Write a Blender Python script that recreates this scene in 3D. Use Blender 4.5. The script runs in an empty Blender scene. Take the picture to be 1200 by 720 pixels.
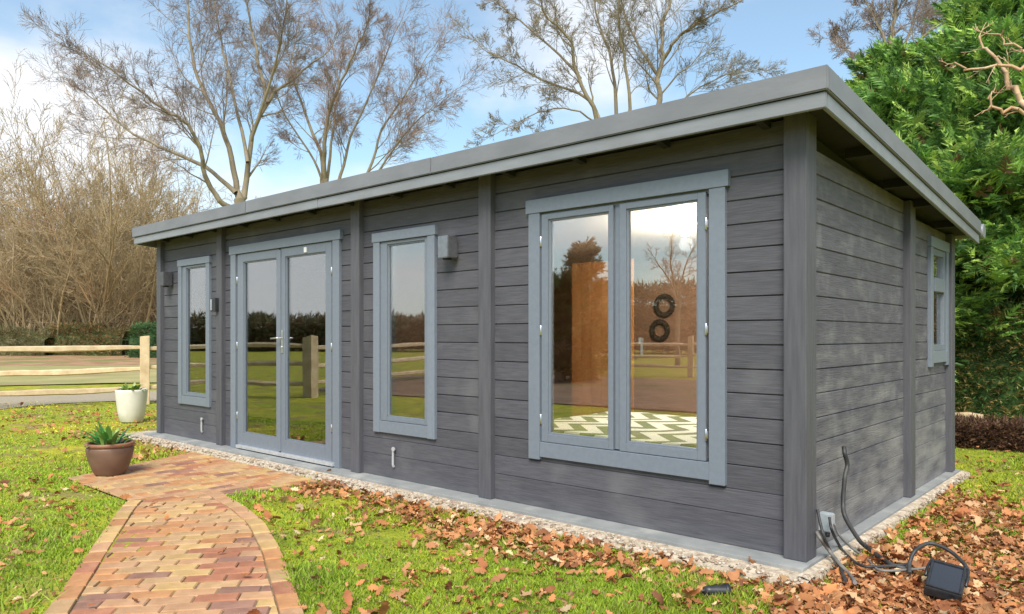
import bpy, bmesh, math, random
import numpy as np
from mathutils import Vector, Matrix

random.seed(7)
rng = np.random.default_rng(11)
R = math.radians
scn = bpy.context.scene
COL = scn.collection

# ------------------------------------------------------------------ camera
CAM = np.array([1.4512, -3.9906, 1.2])
YAW = R(41.57)
FOC, HOR = 872.0, 394.0
cd = bpy.data.cameras.new('camera')
cd.sensor_width = 36.0
cd.lens = FOC / 1200.0 * 36.0
cd.shift_y = (HOR - 360.0) / 1200.0
cd.clip_start = 0.05
cd.clip_end = 2000
cam = bpy.data.objects.new('camera', cd)
cam.location = CAM
cam.rotation_euler = (R(90), 0, YAW)
COL.objects.link(cam)
scn.camera = cam

# ------------------------------------------------------------------ sky and sun
SUN_TO = Vector((0.36, -0.56, 0.74)).normalized()
world = bpy.data.worlds.new('World')
scn.world = world
world.use_nodes = True
nt = world.node_tree
nt.nodes.clear()
N = nt.nodes.new
L = nt.links.new
out = N('ShaderNodeOutputWorld')
bg = N('ShaderNodeBackground')
bg.inputs['Strength'].default_value = 0.12
sky = N('ShaderNodeTexSky')
sky.sky_type = 'NISHITA'
sky.sun_disc = False
sky.sun_elevation = math.asin(SUN_TO.z)
sky.sun_rotation = math.atan2(SUN_TO.x, SUN_TO.y)
sky.air_density = 1.0
sky.dust_density = 0.6
sky.ozone_density = 1.4
tc = N('ShaderNodeTexCoord')
mp = N('ShaderNodeMapping')
mp.inputs['Scale'].default_value = (1.0, 1.0, 1.9)
mp.inputs['Location'].default_value = (12.0, 4.0, 2.15)
nz = N('ShaderNodeTexNoise')
nz.inputs['Scale'].default_value = 1.55
nz.inputs['Detail'].default_value = 7.0
nz.inputs['Roughness'].default_value = 0.52
sep = N('ShaderNodeSeparateXYZ')
hz = N('ShaderNodeMapRange')          # more cloud towards the horizon
hz.inputs['From Min'].default_value = 0.0
hz.inputs['From Max'].default_value = 0.62
hz.inputs['To Min'].default_value = 0.10
hz.inputs['To Max'].default_value = -0.06
add = N('ShaderNodeMath'); add.operation = 'ADD'
rampc = N('ShaderNodeMapRange')
rampc.interpolation_type = 'SMOOTHSTEP'
rampc.inputs['From Min'].default_value = 0.47
rampc.inputs['From Max'].default_value = 0.63
rampc.inputs['To Min'].default_value = 0.12
rampc.inputs['To Max'].default_value = 0.93
mix = N('ShaderNodeMix'); mix.data_type = 'RGBA'
mix.inputs[7].default_value = (5.0, 5.05, 5.15, 1)
L(tc.outputs['Generated'], mp.inputs['Vector'])
L(mp.outputs['Vector'], nz.inputs['Vector'])
L(tc.outputs['Generated'], sep.inputs[0])
L(sep.outputs['Z'], hz.inputs['Value'])
L(nz.outputs['Fac'], add.inputs[0])
L(hz.outputs[0], add.inputs[1])
L(add.outputs[0], rampc.inputs['Value'])
L(rampc.outputs[0], mix.inputs[0])
gm = N('ShaderNodeMix'); gm.data_type = 'RGBA'; gm.blend_type = 'MULTIPLY'; gm.inputs[0].default_value = 1.0
gm.inputs[7].default_value = (0.86, 1.0, 0.95, 1)
L(sky.outputs[0], gm.inputs[6])
L(gm.outputs[2], mix.inputs[6])
L(mix.outputs[2], bg.inputs['Color'])
L(bg.outputs[0], out.inputs['Surface'])

sl = bpy.data.lights.new('sun', 'SUN')
sl.energy = 2.8
sl.angle = R(30)
sl.color = (1.0, 0.945, 0.86)
so = bpy.data.objects.new('sun', sl)
so.rotation_euler = SUN_TO.to_track_quat('Z', 'Y').to_euler()
so.location = (0, -10, 20)
COL.objects.link(so)

vs = scn.view_settings
vs.view_transform = 'Standard'
vs.look = 'None'
vs.gamma = 1.0
vs.use_curve_mapping = False
vs.exposure = 0.9
scn.render.engine = 'CYCLES'
cy = scn.cycles
cy.use_denoising = True
cy.max_bounces = 8
cy.transparent_max_bounces = 12
cy.sample_clamp_indirect = 6.0
cy.use_adaptive_sampling = True

# ------------------------------------------------------------------ helpers
FW = np.array([-math.sin(YAW), math.cos(YAW), 0.0])
RT = np.array([math.cos(YAW), math.sin(YAW), 0.0])
UP = np.array([0, 0, 1.0])

def at(px, py, depth):
    return CAM + depth * (FW + (px - 600) / FOC * RT + (HOR - py) / FOC * UP)

def onz(px, py, z):
    r = FW + (px - 600) / FOC * RT + (HOR - py) / FOC * UP
    return CAM + r * ((z - CAM[2]) / r[2])

def onx(px, py, x):
    r = FW + (px - 600) / FOC * RT + (HOR - py) / FOC * UP
    return CAM + r * ((x - CAM[0]) / r[0])

def link(name, me, mat=None, parent=None):
    o = bpy.data.objects.new(name, me)
    COL.objects.link(o)
    if mat is not None and me is not None:
        me.materials.clear()
        me.materials.append(mat)
    if parent is not None:
        o.parent = parent
    return o

def empty(name, loc=(0, 0, 0)):
    o = bpy.data.objects.new(name, None)
    o.location = loc
    o.empty_display_size = 0.1
    COL.objects.link(o)
    return o

def tag(o, label=None, cat=None, group=None, kind=None):
    if label: o['label'] = label
    if cat: o['category'] = cat
    if group: o['group'] = group
    if kind: o['kind'] = kind
    return o

def np_mesh(name, v, faces, col=None, smooth=False):
    """v (n,3), faces (m,k) all with k corners"""
    me = bpy.data.meshes.new(name)
    v = np.asarray(v, dtype=np.float32)
    faces = np.asarray(faces, dtype=np.int32)
    m, k = faces.shape
    me.vertices.add(len(v))
    me.vertices.foreach_set('co', v.ravel())
    me.loops.add(m * k)
    me.loops.foreach_set('vertex_index', faces.ravel())
    me.polygons.add(m)
    me.polygons.foreach_set('loop_start', np.arange(m, dtype=np.int32) * k)
    me.polygons.foreach_set('loop_total', np.full(m, k, dtype=np.int32))
    if smooth:
        me.polygons.foreach_set('use_smooth', np.ones(m, dtype=bool))
    if col is not None:
        a = me.color_attributes.new('tone', 'FLOAT_COLOR', 'POINT')
        c = np.ones((len(v), 4), dtype=np.float32)
        c[:, :3] = col
        a.data.foreach_set('color', c.ravel())
    me.update(calc_edges=True)
    return me

class B:
    """collects shapes for one mesh object"""
    def __init__(s):
        s.bm = bmesh.new()
    def box(s, x0, x1, y0, y1, z0, z1, bev=0.0, shear=None):
        vs_ = []
        for z in (z0, z1):
            for (x, y) in ((x0, y0), (x1, y0), (x1, y1), (x0, y1)):
                dz = shear * (y) if shear else 0.0
                vs_.append(s.bm.verts.new((x, y, z + dz)))
        f = []
        for q in ((3, 2, 1, 0), (4, 5, 6, 7), (0, 1, 5, 4), (1, 2, 6, 5), (2, 3, 7, 6), (3, 0, 4, 7)):
            f.append(s.bm.faces.new([vs_[i] for i in q]))
        if bev:
            ed = list({e for fc in f for e in fc.edges})
            bmesh.ops.bevel(s.bm, geom=ed, offset=bev, segments=2, affect='EDGES', profile=0.7)
        return s
    def prism(s, poly, axis, a0, a1):
        """poly: 2D points; extruded along axis between a0 and a1"""
        def mk(p, a):
            if axis == 'x': return (a, p[0], p[1])
            if axis == 'y': return (p[0], a, p[1])
            return (p[0], p[1], a)
        A = [s.bm.verts.new(mk(p, a0)) for p in poly]
        C = [s.bm.verts.new(mk(p, a1)) for p in poly]
        n = len(poly)
        s.bm.faces.new(A)
        s.bm.faces.new(C[::-1])
        for i in range(n):
            j = (i + 1) % n
            s.bm.faces.new((A[j], A[i], C[i], C[j]))
        return s
    def lathe(s, prof, c=(0, 0, 0), n=28, axis='z'):
        rings = []
        for r, z in prof:
            ring = []
            for i in range(n):
                a = 2 * math.pi * i / n
                p = (r * math.cos(a), r * math.sin(a), z)
                if axis == 'y': p = (p[0], z, p[1])
                if axis == 'x': p = (z, p[0], p[1])
                ring.append(s.bm.verts.new((p[0] + c[0], p[1] + c[1], p[2] + c[2])))
            rings.append(ring)
        for a, b in zip(rings[:-1], rings[1:]):
            for i in range(n):
                j = (i + 1) % n
                f = s.bm.faces.new((a[i], a[j], b[j], b[i]))
                f.smooth = True
        for ring in (rings[0], rings[-1]):
            try: s.bm.faces.new(ring)
            except ValueError: pass
        return s
    def tube(s, pts, r, n=8, closed=False):
        pts = [Vector(p) for p in pts]
        if not hasattr(r, '__len__'): r = [r] * len(pts)
        rings = []
        m = len(pts)
        ref = Vector((0.13, 0.31, 0.94)).normalized()
        for i, p in enumerate(pts):
            if closed: t = pts[(i + 1) % m] - pts[i - 1]
            else: t = pts[min(i + 1, m - 1)] - pts[max(i - 1, 0)]
            t.normalize()
            u = t.cross(ref)
            if u.length < 1e-3: u = t.cross(Vector((1, 0, 0)))
            u.normalize()
            w = t.cross(u)
            rings.append([s.bm.verts.new(p + (u * math.cos(2 * math.pi * k / n) + w * math.sin(2 * math.pi * k / n)) * r[i]) for k in range(n)])
        rr = list(zip(rings[:-1], rings[1:]))
        if closed: rr.append((rings[-1], rings[0]))
        for a, b in rr:
            for k in range(n):
                j = (k + 1) % n
                f = s.bm.faces.new((a[k], a[j], b[j], b[k]))
                f.smooth = True
        if not closed:
            s.bm.faces.new(rings[0][::-1]); s.bm.faces.new(rings[-1])
        return s
    def mesh(s, name):
        bmesh.ops.recalc_face_normals(s.bm, faces=s.bm.faces[:])
        me = bpy.data.meshes.new(name)
        s.bm.to_mesh(me)
        s.bm.free()
        return me
    def put(s, name, mat, parent=None):
        return link(name, s.mesh(name), mat, parent)

def spline(pts, n=8):
    """Catmull-Rom through points"""
    P = [np.array(p, float) for p in pts]
    P = [2 * P[0] - P[1]] + P + [2 * P[-1] - P[-2]]
    o = []
    for i in range(1, len(P) - 2):
        for k in range(n):
            t = k / n
            o.append(0.5 * ((2 * P[i]) + (-P[i-1] + P[i+1]) * t + (2*P[i-1] - 5*P[i] + 4*P[i+1] - P[i+2]) * t*t + (-P[i-1] + 3*P[i] - 3*P[i+1] + P[i+2]) * t**3))
    o.append(P[-2])
    return [tuple(p) for p in o]

def smooth01(x):
    x = np.clip(x, 0, 1)
    return x * x * (3 - 2 * x)

_tab = rng.random((64, 64))
def vnoise(x, y, s):
    x = np.asarray(x) * s; y = np.asarray(y) * s
    xi = np.floor(x).astype(int); yi = np.floor(y).astype(int)
    fx = smooth01(x - xi); fy = smooth01(y - yi)
    g = lambda a, b: _tab[a % 64, b % 64]
    return (g(xi, yi) * (1 - fx) + g(xi + 1, yi) * fx) * (1 - fy) + (g(xi, yi + 1) * (1 - fx) + g(xi + 1, yi + 1) * fx) * fy

# ------------------------------------------------------------------ materials
def M(name, rough=0.6, col=(0.5, 0.5, 0.5), metallic=0.0, spec=0.5):
    m = bpy.data.materials.new(name)
    m.use_nodes = True
    b = m.node_tree.nodes['Principled BSDF']
    b.inputs['Base Color'].default_value = (*col, 1)
    b.inputs['Roughness'].default_value = rough
    b.inputs['Metallic'].default_value = metallic
    b.inputs['Specular IOR Level'].default_value = spec
    return m

def noisy(m, c1, c2, scale=8.0, stretch=(1, 1, 1), detail=5, lo=0.35, hi=0.65, bump=0.0, bscale=None, bdist=0.01,
          rnd=0.0, c3=None, scale3=2.0, lo3=0.55, hi3=0.7, rough=None):
    """two-colour noise in object coordinates, optional third colour patches, per-object value shift and bump"""
    t = m.node_tree
    b = t.nodes['Principled BSDF']
    N = t.nodes.new; L = t.links.new
    tc = N('ShaderNodeTexCoord')
    mp = N('ShaderNodeMapping'); mp.inputs['Scale'].default_value = stretch
    oi = N('ShaderNodeObjectInfo')
    sc_ = N('ShaderNodeVectorMath'); sc_.operation = 'SCALE'; sc_.inputs['Scale'].default_value = 37.0
    cmb = N('ShaderNodeCombineXYZ')
    for k in range(3): L(oi.outputs['Random'], cmb.inputs[k])
    L(cmb.outputs[0], sc_.inputs[0])
    L(sc_.outputs[0], mp.inputs['Location'])
    L(tc.outputs['Object'], mp.inputs['Vector'])
    nz = N('ShaderNodeTexNoise'); nz.inputs['Scale'].default_value = scale; nz.inputs['Detail'].default_value = detail
    L(mp.outputs[0], nz.inputs['Vector'])
    mr = N('ShaderNodeMapRange'); mr.inputs['From Min'].default_value = lo; mr.inputs['From Max'].default_value = hi
    L(nz.outputs['Fac'], mr.inputs['Value'])
    mx = N('ShaderNodeMix'); mx.data_type = 'RGBA'
    mx.inputs[6].default_value = (*c1, 1); mx.inputs[7].default_value = (*c2, 1)
    L(mr.outputs[0], mx.inputs[0])
    last = mx.outputs[2]
    if c3:
        n3 = N('ShaderNodeTexNoise'); n3.inputs['Scale'].default_value = scale3; n3.inputs['Detail'].default_value = 4
        L(tc.outputs['Object'], n3.inputs['Vector'])
        r3 = N('ShaderNodeMapRange'); r3.inputs['From Min'].default_value = lo3; r3.inputs['From Max'].default_value = hi3
        L(n3.outputs['Fac'], r3.inputs['Value'])
        m3 = N('ShaderNodeMix'); m3.data_type = 'RGBA'; m3.inputs[7].default_value = (*c3, 1)
        L(r3.outputs[0], m3.inputs[0]); L(last, m3.inputs[6])
        last = m3.outputs[2]
    if rnd:
        hs = N('ShaderNodeHueSaturation')
        rr = N('ShaderNodeMapRange'); rr.inputs['To Min'].default_value = 1 - rnd; rr.inputs['To Max'].default_value = 1 + rnd
        L(oi.outputs['Random'], rr.inputs['Value']); L(rr.outputs[0], hs.inputs['Value'])
        L(last, hs.inputs['Color']); last = hs.outputs[0]
    L(last, b.inputs['Base Color'])
    if rough:
        rm = N('ShaderNodeMapRange'); rm.inputs['To Min'].default_value = rough[0]; rm.inputs['To Max'].default_value = rough[1]
        L(nz.outputs['Fac'], rm.inputs['Value']); L(rm.outputs[0], b.inputs['Roughness'])
    if bump:
        nb = N('ShaderNodeTexNoise'); nb.inputs['Scale'].default_value = bscale or scale * 3; nb.inputs['Detail'].default_value = 4
        L(mp.outputs[0], nb.inputs['Vector'])
        bp = N('ShaderNodeBump'); bp.inputs['Strength'].default_value = bump; bp.inputs['Distance'].default_value = bdist
        L(nb.outputs['Fac'], bp.inputs['Height']); L(bp.outputs[0], b.inputs['Normal'])
    return m

def tone_mat(name, rough=0.7, trans=0.0, vary=0.25, vscale=3.0, spec=0.3):
    """colour from the leaf's own tone attribute, with some noise; part of the light passes through"""
    m = bpy.data.materials.new(name); m.use_nodes = True
    t = m.node_tree; b = t.nodes['Principled BSDF']; N = t.nodes.new; L = t.links.new
    at_ = N('ShaderNodeAttribute'); at_.attribute_name = 'tone'
    tc = N('ShaderNodeTexCoord')
    nz = N('ShaderNodeTexNoise'); nz.inputs['Scale'].default_value = vscale; nz.inputs['Detail'].default_value = 3
    L(tc.outputs['Object'], nz.inputs['Vector'])
    mr = N('ShaderNodeMapRange'); mr.inputs['From Min'].default_value = 0.3; mr.inputs['From Max'].default_value = 0.7
    mr.inputs['To Min'].default_value = 1 - vary; mr.inputs['To Max'].default_value = 1 + vary
    L(nz.outputs['Fac'], mr.inputs['Value'])
    hs = N('ShaderNodeHueSaturation'); L(mr.outputs[0], hs.inputs['Value']); L(at_.outputs['Color'], hs.inputs['Color'])
    L(hs.outputs[0], b.inputs['Base Color'])
    b.inputs['Roughness'].default_value = rough; b.inputs['Specular IOR Level'].default_value = spec
    if trans:
        tr = N('ShaderNodeBsdfTranslucent'); L(hs.outputs[0], tr.inputs['Color'])
        ms = N('ShaderNodeMixShader'); ms.inputs[0].default_value = trans
        o = t.nodes['Material Output']
        L(b.outputs[0], ms.inputs[1]); L(tr.outputs[0], ms.inputs[2]); L(ms.outputs[0], o.inputs['Surface'])
    return m

def dust(m, col, zt, lo, hi, amt, scale=3.0):
    t = m.node_tree; b = t.nodes['Principled BSDF']; N = t.nodes.new; L = t.links.new
    src = b.inputs['Base Color'].links[0].from_socket
    tc = N('ShaderNodeTexCoord'); sp = N('ShaderNodeSeparateXYZ'); L(tc.outputs['Object'], sp.inputs[0])
    nz = N('ShaderNodeTexNoise'); nz.inputs['Scale'].default_value = scale; nz.inputs['Detail'].default_value = 6
    mp = N('ShaderNodeMapping'); mp.inputs['Scale'].default_value = (0.8, 0.8, 3.5); L(tc.outputs['Object'], mp.inputs[0]); L(mp.outputs[0], nz.inputs['Vector'])
    g = N('ShaderNodeMapRange'); g.inputs['From Min'].default_value = zt; g.inputs['From Max'].default_value = 0.0
    g.inputs['To Min'].default_value = 0.0; g.inputs['To Max'].default_value = 0.32; L(sp.outputs['Z'], g.inputs['Value'])
    ad = N('ShaderNodeMath'); ad.operation = 'ADD'; L(nz.outputs['Fac'], ad.inputs[0]); L(g.outputs[0], ad.inputs[1])
    r = N('ShaderNodeMapRange'); r.inputs['From Min'].default_value = lo; r.inputs['From Max'].default_value = hi; r.inputs['To Max'].default_value = amt; L(ad.outputs[0], r.inputs['Value'])
    mx = N('ShaderNodeMix'); mx.data_type = 'RGBA'; mx.inputs[7].default_value = (*col, 1); L(r.outputs[0], mx.inputs[0]); L(src, mx.inputs[6])
    L(mx.outputs[2], b.inputs['Base Color'])
    return m

# horizontal-grain stained boards: stretch the grain along the board
m_board = noisy(M('dark_grey_stained_boards', 0.62), (0.064, 0.063, 0.073), (0.094, 0.091, 0.105), 14, (0.5, 1, 6), 6, 0.3, 0.7, 0.35, 20, 0.006, 0.11,
                c3=(0.13, 0.127, 0.134), scale3=2.2, lo3=0.56, hi3=0.80)
m_board_side = noisy(M('dark_grey_weathered_boards', 0.7), (0.077, 0.072, 0.085), (0.115, 0.108, 0.125), 12, (1, 0.5, 6), 6, 0.3, 0.7, 0.6, 20, 0.006, 0.10,
                c3=(0.165, 0.16, 0.168), scale3=7.0, lo3=0.50, hi3=0.80)
dust(m_board_side, (0.34, 0.32, 0.29), 1.25, 0.58, 0.92, 0.55)
dust(m_board, (0.20, 0.195, 0.19), 0.30, 0.66, 1.0, 0.25)
m_post = noisy(M('dark_grey_stained_posts', 0.6), (0.070, 0.069, 0.079), (0.099, 0.097, 0.109), 10, (4, 4, 0.35), 6, 0.3, 0.7, 0.4, 16, 0.005, 0.06)
m_trim = noisy(M('blue_grey_painted_trim', 0.42), (0.168, 0.194, 0.232), (0.188, 0.215, 0.254), 16, (2, 2, 2), 5, 0.3, 0.7, 0.12, 40, 0.003, 0.06)
m_sash = noisy(M('blue_grey_painted_sash', 0.38), (0.156, 0.180, 0.215), (0.176, 0.201, 0.237), 16, (2, 2, 2), 5, 0.3, 0.7, 0.10, 40, 0.003, 0.04)
m_fascia = noisy(M('grey_painted_fascia', 0.45), (0.20, 0.212, 0.226), (0.245, 0.257, 0.272), 5, (0.6, 2, 3), 5, 0.3, 0.7, 0.2, 24, 0.004, 0.05,
                 c3=(0.20, 0.205, 0.215), scale3=1.5)
m_rooftrim = noisy(M('grey_roof_edge_membrane', 0.5), (0.160, 0.165, 0.178), (0.205, 0.21, 0.224), 3, (1, 1, 2), 6, 0.3, 0.7, 0.25, 14, 0.006, 0.04)
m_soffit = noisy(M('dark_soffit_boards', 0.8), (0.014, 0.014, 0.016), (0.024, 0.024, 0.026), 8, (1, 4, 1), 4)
m_core = M('wall_core_dark', 0.9, (0.02, 0.02, 0.022))
m_roof = noisy(M('roof_membrane', 0.8), (0.09, 0.09, 0.095), (0.13, 0.13, 0.135), 2)
m_gap = M('black_rubber_seal', 0.7, (0.012, 0.014, 0.016))
m_metal = M('brushed_steel', 0.3, (0.72, 0.72, 0.74), 1.0)
m_whitepl = M('white_plastic', 0.4, (0.78, 0.78, 0.78))
m_greypl = M('dull_white_plastic', 0.55, (0.40, 0.40, 0.40))
m_blackpl = noisy(M('black_plastic', 0.42), (0.016, 0.017, 0.019), (0.03, 0.031, 0.034), 30)
m_cable = noisy(M('black_cable_rubber', 0.55), (0.022, 0.022, 0.024), (0.06, 0.058, 0.055), 12)
m_cable2 = noisy(M('weathered_grey_cable', 0.6), (0.13, 0.12, 0.11), (0.22, 0.20, 0.18), 14)
m_alu = noisy(M('aluminium_threshold', 0.35, metallic=0.6), (0.6, 0.61, 0.62), (0.72, 0.72, 0.72), 20)
m_concrete = noisy(M('grey_concrete', 0.85), (0.20, 0.208, 0.205), (0.28, 0.285, 0.275), 6, (1, 1, 1), 7, 0.3, 0.7, 0.4, 60, 0.004, c3=(0.38, 0.37, 0.34), scale3=2.5)
m_pebble = noisy(M('pebbly_concrete_edge', 0.9), (0.40, 0.315, 0.23), (0.58, 0.49, 0.37), 26, (1, 1, 1), 5, 0.38, 0.62, 0.9, 60, 0.012, c3=(0.30, 0.22, 0.17), scale3=9, lo3=0.56, hi3=0.66)
m_pine = noisy(M('interior_pine', 0.45), (0.36, 0.15, 0.045), (0.50, 0.24, 0.085), 7, (1.0, 1.0, 0.25), 5, 0.3, 0.7)
m_brownwall = noisy(M('interior_brown_wall', 0.6), (0.30, 0.165, 0.095), (0.37, 0.21, 0.125), 5, (0.4, 0.4, 3), 4)
m_floor = noisy(M('interior_floor', 0.4), (0.22, 0.13, 0.07), (0.3, 0.18, 0.1), 5, (0.3, 4, 1))
m_ceil = M('interior_ceiling', 0.6, (0.62, 0.5, 0.36))
m_fence = noisy(M('pale_cleft_chestnut', 0.75), (0.50, 0.35, 0.19), (0.70, 0.54, 0.33), 6, (1, 1, 1), 6, 0.3, 0.7, 0.5, 20, 0.01, 0.12)
m_terracotta = noisy(M('brown_glazed_pot', 0.5), (0.135, 0.075, 0.05), (0.20, 0.115, 0.078), 6, (1, 1, 1.5), 5, 0.3, 0.7, 0.2, 30, 0.003)
m_rim = noisy(M('reddish_pot_rim', 0.5), (0.24, 0.095, 0.05), (0.30, 0.14, 0.08), 10)
m_whitepot = noisy(M('cream_stone_pot', 0.65), (0.66, 0.62, 0.52), (0.76, 0.72, 0.63), 5, (1, 1, 1), 5, 0.3, 0.7, 0.2, 30, 0.003, c3=(0.52, 0.50, 0.38), scale3=3, lo3=0.58, hi3=0.75)
m_soil = noisy(M('dark_soil', 0.95), (0.03, 0.02, 0.013), (0.07, 0.045, 0.03), 30, bump=0.8)
m_bark = noisy(M('olive_brown_bark', 0.9), (0.17, 0.135, 0.085), (0.29, 0.235, 0.155), 4, (1, 1, 0.4), 5, 0.3, 0.7)
m_twig = noisy(M('brown_twigs', 0.9), (0.19, 0.14, 0.115), (0.29, 0.22, 0.18), 1.2, (1, 1, 1), 3, 0.3, 0.7)
m_twig_red = noisy(M('reddish_twigs', 0.9), (0.24, 0.155, 0.11), (0.34, 0.23, 0.165), 1.2, (1, 1, 1), 3, 0.3, 0.7)
m_wood = noisy(M('hedgerow_twigs', 0.9), (0.29, 0.21, 0.11), (0.46, 0.35, 0.20), 0.6, (1, 1, 1), 3, 0.3, 0.7, c3=(0.42, 0.26, 0.14), scale3=0.25, rnd=0.12)
m_orange = noisy(M('orange_bark', 0.7), (0.42, 0.22, 0.11), (0.58, 0.42, 0.25), 5, (1, 1, 1), 4)
m_leaf_ev = tone_mat('evergreen_sprays', 0.6, 0.22, 0.25, 1.3)
m_leaf_lit = tone_mat('fallen_leaf', 0.75, 0.12, 0.18, 9.0)
m_grass = tone_mat('grass_blade', 0.6, 0.3, 0.2, 1.2)
m_plant = tone_mat('plant_leaf', 0.4, 0.2, 0.15, 6.0, 0.5)

def glass_mat(name, refl, tint):
    m = bpy.data.materials.new(name); m.use_nodes = True
    t = m.node_tree; t.nodes.clear(); N = t.nodes.new; L = t.links.new
    o = N('ShaderNodeOutputMaterial'); mx = N('ShaderNodeMixShader')
    tr = N('ShaderNodeBsdfTransparent'); tr.inputs[0].default_value = (*tint, 1)
    gl = N('ShaderNodeBsdfGlossy'); gl.inputs['Roughness'].default_value = 0.0
    gl.inputs['Color'].default_value = (0.97, 0.97, 0.98, 1)
    lw = N('ShaderNodeLayerWeight'); lw.inputs['Blend'].default_value = 0.35
    mr = N('ShaderNodeMapRange'); mr.inputs['To Min'].default_value = refl; mr.inputs['To Max'].default_value = 0.9
    L(lw.outputs['Fresnel'], mr.inputs['Value']); L(mr.outputs[0], mx.inputs[0])
    nz = N('ShaderNodeTexNoise'); nz.inputs['Scale'].default_value = 1.3
    tc = N('ShaderNodeTexCoord'); L(tc.outputs['Object'], nz.inputs['Vector'])
    bp = N('ShaderNodeBump'); bp.inputs['Strength'].default_value = 0.012; bp.inputs['Distance'].default_value = 0.05
    L(nz.outputs['Fac'], bp.inputs['Height']); L(bp.outputs[0], gl.inputs['Normal'])
    L(tr.outputs[0], mx.inputs[1]); L(gl.outputs[0], mx.inputs[2]); L(mx.outputs[0], o.inputs['Surface'])
    return m
m_glass = glass_mat('coated_window_glass', 0.165, (0.90, 0.93, 0.92))

# =================================================================== GROUND
GZ = -0.056
def gheight(x, y):
    x = np.asarray(x, float); y = np.asarray(y, float)
    d = np.hypot(x - CAM[0], y - CAM[1])
    h = (vnoise(x, y, 0.9) - 0.5) * 0.022 + (vnoise(x + 9, y + 5, 3.1) - 0.5) * 0.010
    far = smooth01((d - 14) / 40)
    h = h * (1 - 0.0 * far) + far * (vnoise(x + 3, y - 8, 0.045) - 0.5) * 0.5
    # keep it flat under the building and the paving
    inb = smooth01((np.maximum.reduce([-8.7 - x, x - 0.25, -0.40 - y, y - 4.0]) + 0.15) / 0.5)
    h = h * inb
    return GZ + h - 0.012 * (1 - inb)

def ground_mesh():
    ax = np.concatenate([-np.geomspace(18, 600, 26)[::-1], np.arange(-17.7, 9.9, 0.16), np.geomspace(10.2, 600, 26)])
    ay = np.concatenate([-np.geomspace(12, 600, 26)[::-1], np.arange(-11.8, 12.9, 0.16), np.geomspace(13.2, 600, 26)])
    X, Y = np.meshgrid(ax, ay)
    Z = gheight(X, Y)
    v = np.stack([X, Y, Z], -1).reshape(-1, 3)
    nx = len(ax); ny = len(ay)
    i = np.arange(nx * ny).reshape(ny, nx)
    f = np.stack([i[:-1, :-1], i[:-1, 1:], i[1:, 1:], i[1:, :-1]], -1).reshape(-1, 4)
    return np_mesh('ground', v, f, smooth=True)

m_ground = bpy.data.materials.new('lawn_soil_and_moss'); m_ground.use_nodes = True
def _ground_nodes():
    t = m_ground.node_tree; b = t.nodes['Principled BSDF']; N = t.nodes.new; L = t.links.new
    tc = N('ShaderNodeTexCoord')
    def nz(s, d=5, off=0):
        n = N('ShaderNodeTexNoise'); n.inputs['Scale'].default_value = s; n.inputs['Detail'].default_value = d
        mp = N('ShaderNodeMapping'); mp.inputs['Location'].default_value = (off, off * 0.7, 0)
        L(tc.outputs['Object'], mp.inputs[0]); L(mp.outputs[0], n.inputs['Vector']); return n.outputs['Fac']
    def mr(v, a, c):
        r = N('ShaderNodeMapRange'); r.inputs['From Min'].default_value = a; r.inputs['From Max'].default_value = c
        L(v, r.inputs['Value']); return r.outputs[0]
    def mx(f, a, c):
        m = N('ShaderNodeMix'); m.data_type = 'RGBA'; L(f, m.inputs[0])
        for k, q in ((6, a), (7, c)):
            if isinstance(q, tuple): m.inputs[k].default_value = (*q, 1)
            else: L(q, m.inputs[k])
        return m.outputs[2]
    c = mx(mr(nz(1.1, 5), 0.35, 0.65), (0.30, 0.33, 0.03), (0.44, 0.39, 0.035))
    c = mx(mr(nz(7, 6, 4), 0.40, 0.75), c, (0.17, 0.215, 0.02))
    c = mx(mr(nz(2.2, 5, 13), 0.52, 0.66), c, (0.26, 0.20, 0.075))
    c = mx(mr(nz(14, 5, 31), 0.58, 0.74), c, (0.15, 0.10, 0.05))
    L(c, b.inputs['Base Color'])
    b.inputs['Roughness'].default_value = 0.95; b.inputs['Specular IOR Level'].default_value = 0.15
    bp = N('ShaderNodeBump'); bp.inputs['Strength'].default_value = 0.9; bp.inputs['Distance'].default_value = 0.02
    L(nz(45, 4), bp.inputs['Height']); L(bp.outputs[0], b.inputs['Normal'])
_ground_nodes()
tag(link('ground', ground_mesh(), m_ground), 'mossy yellow green lawn running out to the fields', None, kind='structure')

def strip(name, near, far, z, mat, label, lift=0.0):
    n = len(near)
    v = []; f = []
    cols = 5
    for a, b in zip(near, far):
        for k in range(cols):
            p = np.array(a) * (1 - k / (cols - 1)) + np.array(b) * (k / (cols - 1))
            zz = float(gheight(p[0], p[1])) + z + lift * math.sin(math.pi * k / (cols - 1))
            v.append((p[0], p[1], zz))
    for i in range(n - 1):
        for k in range(cols - 1):
            a = i * cols + k
            f.append((a, a + 1, a + cols + 1, a + cols))
    return tag(link(name, np_mesh(name, np.array(v), np.array(f), smooth=True), mat), label, kind='structure')

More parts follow.
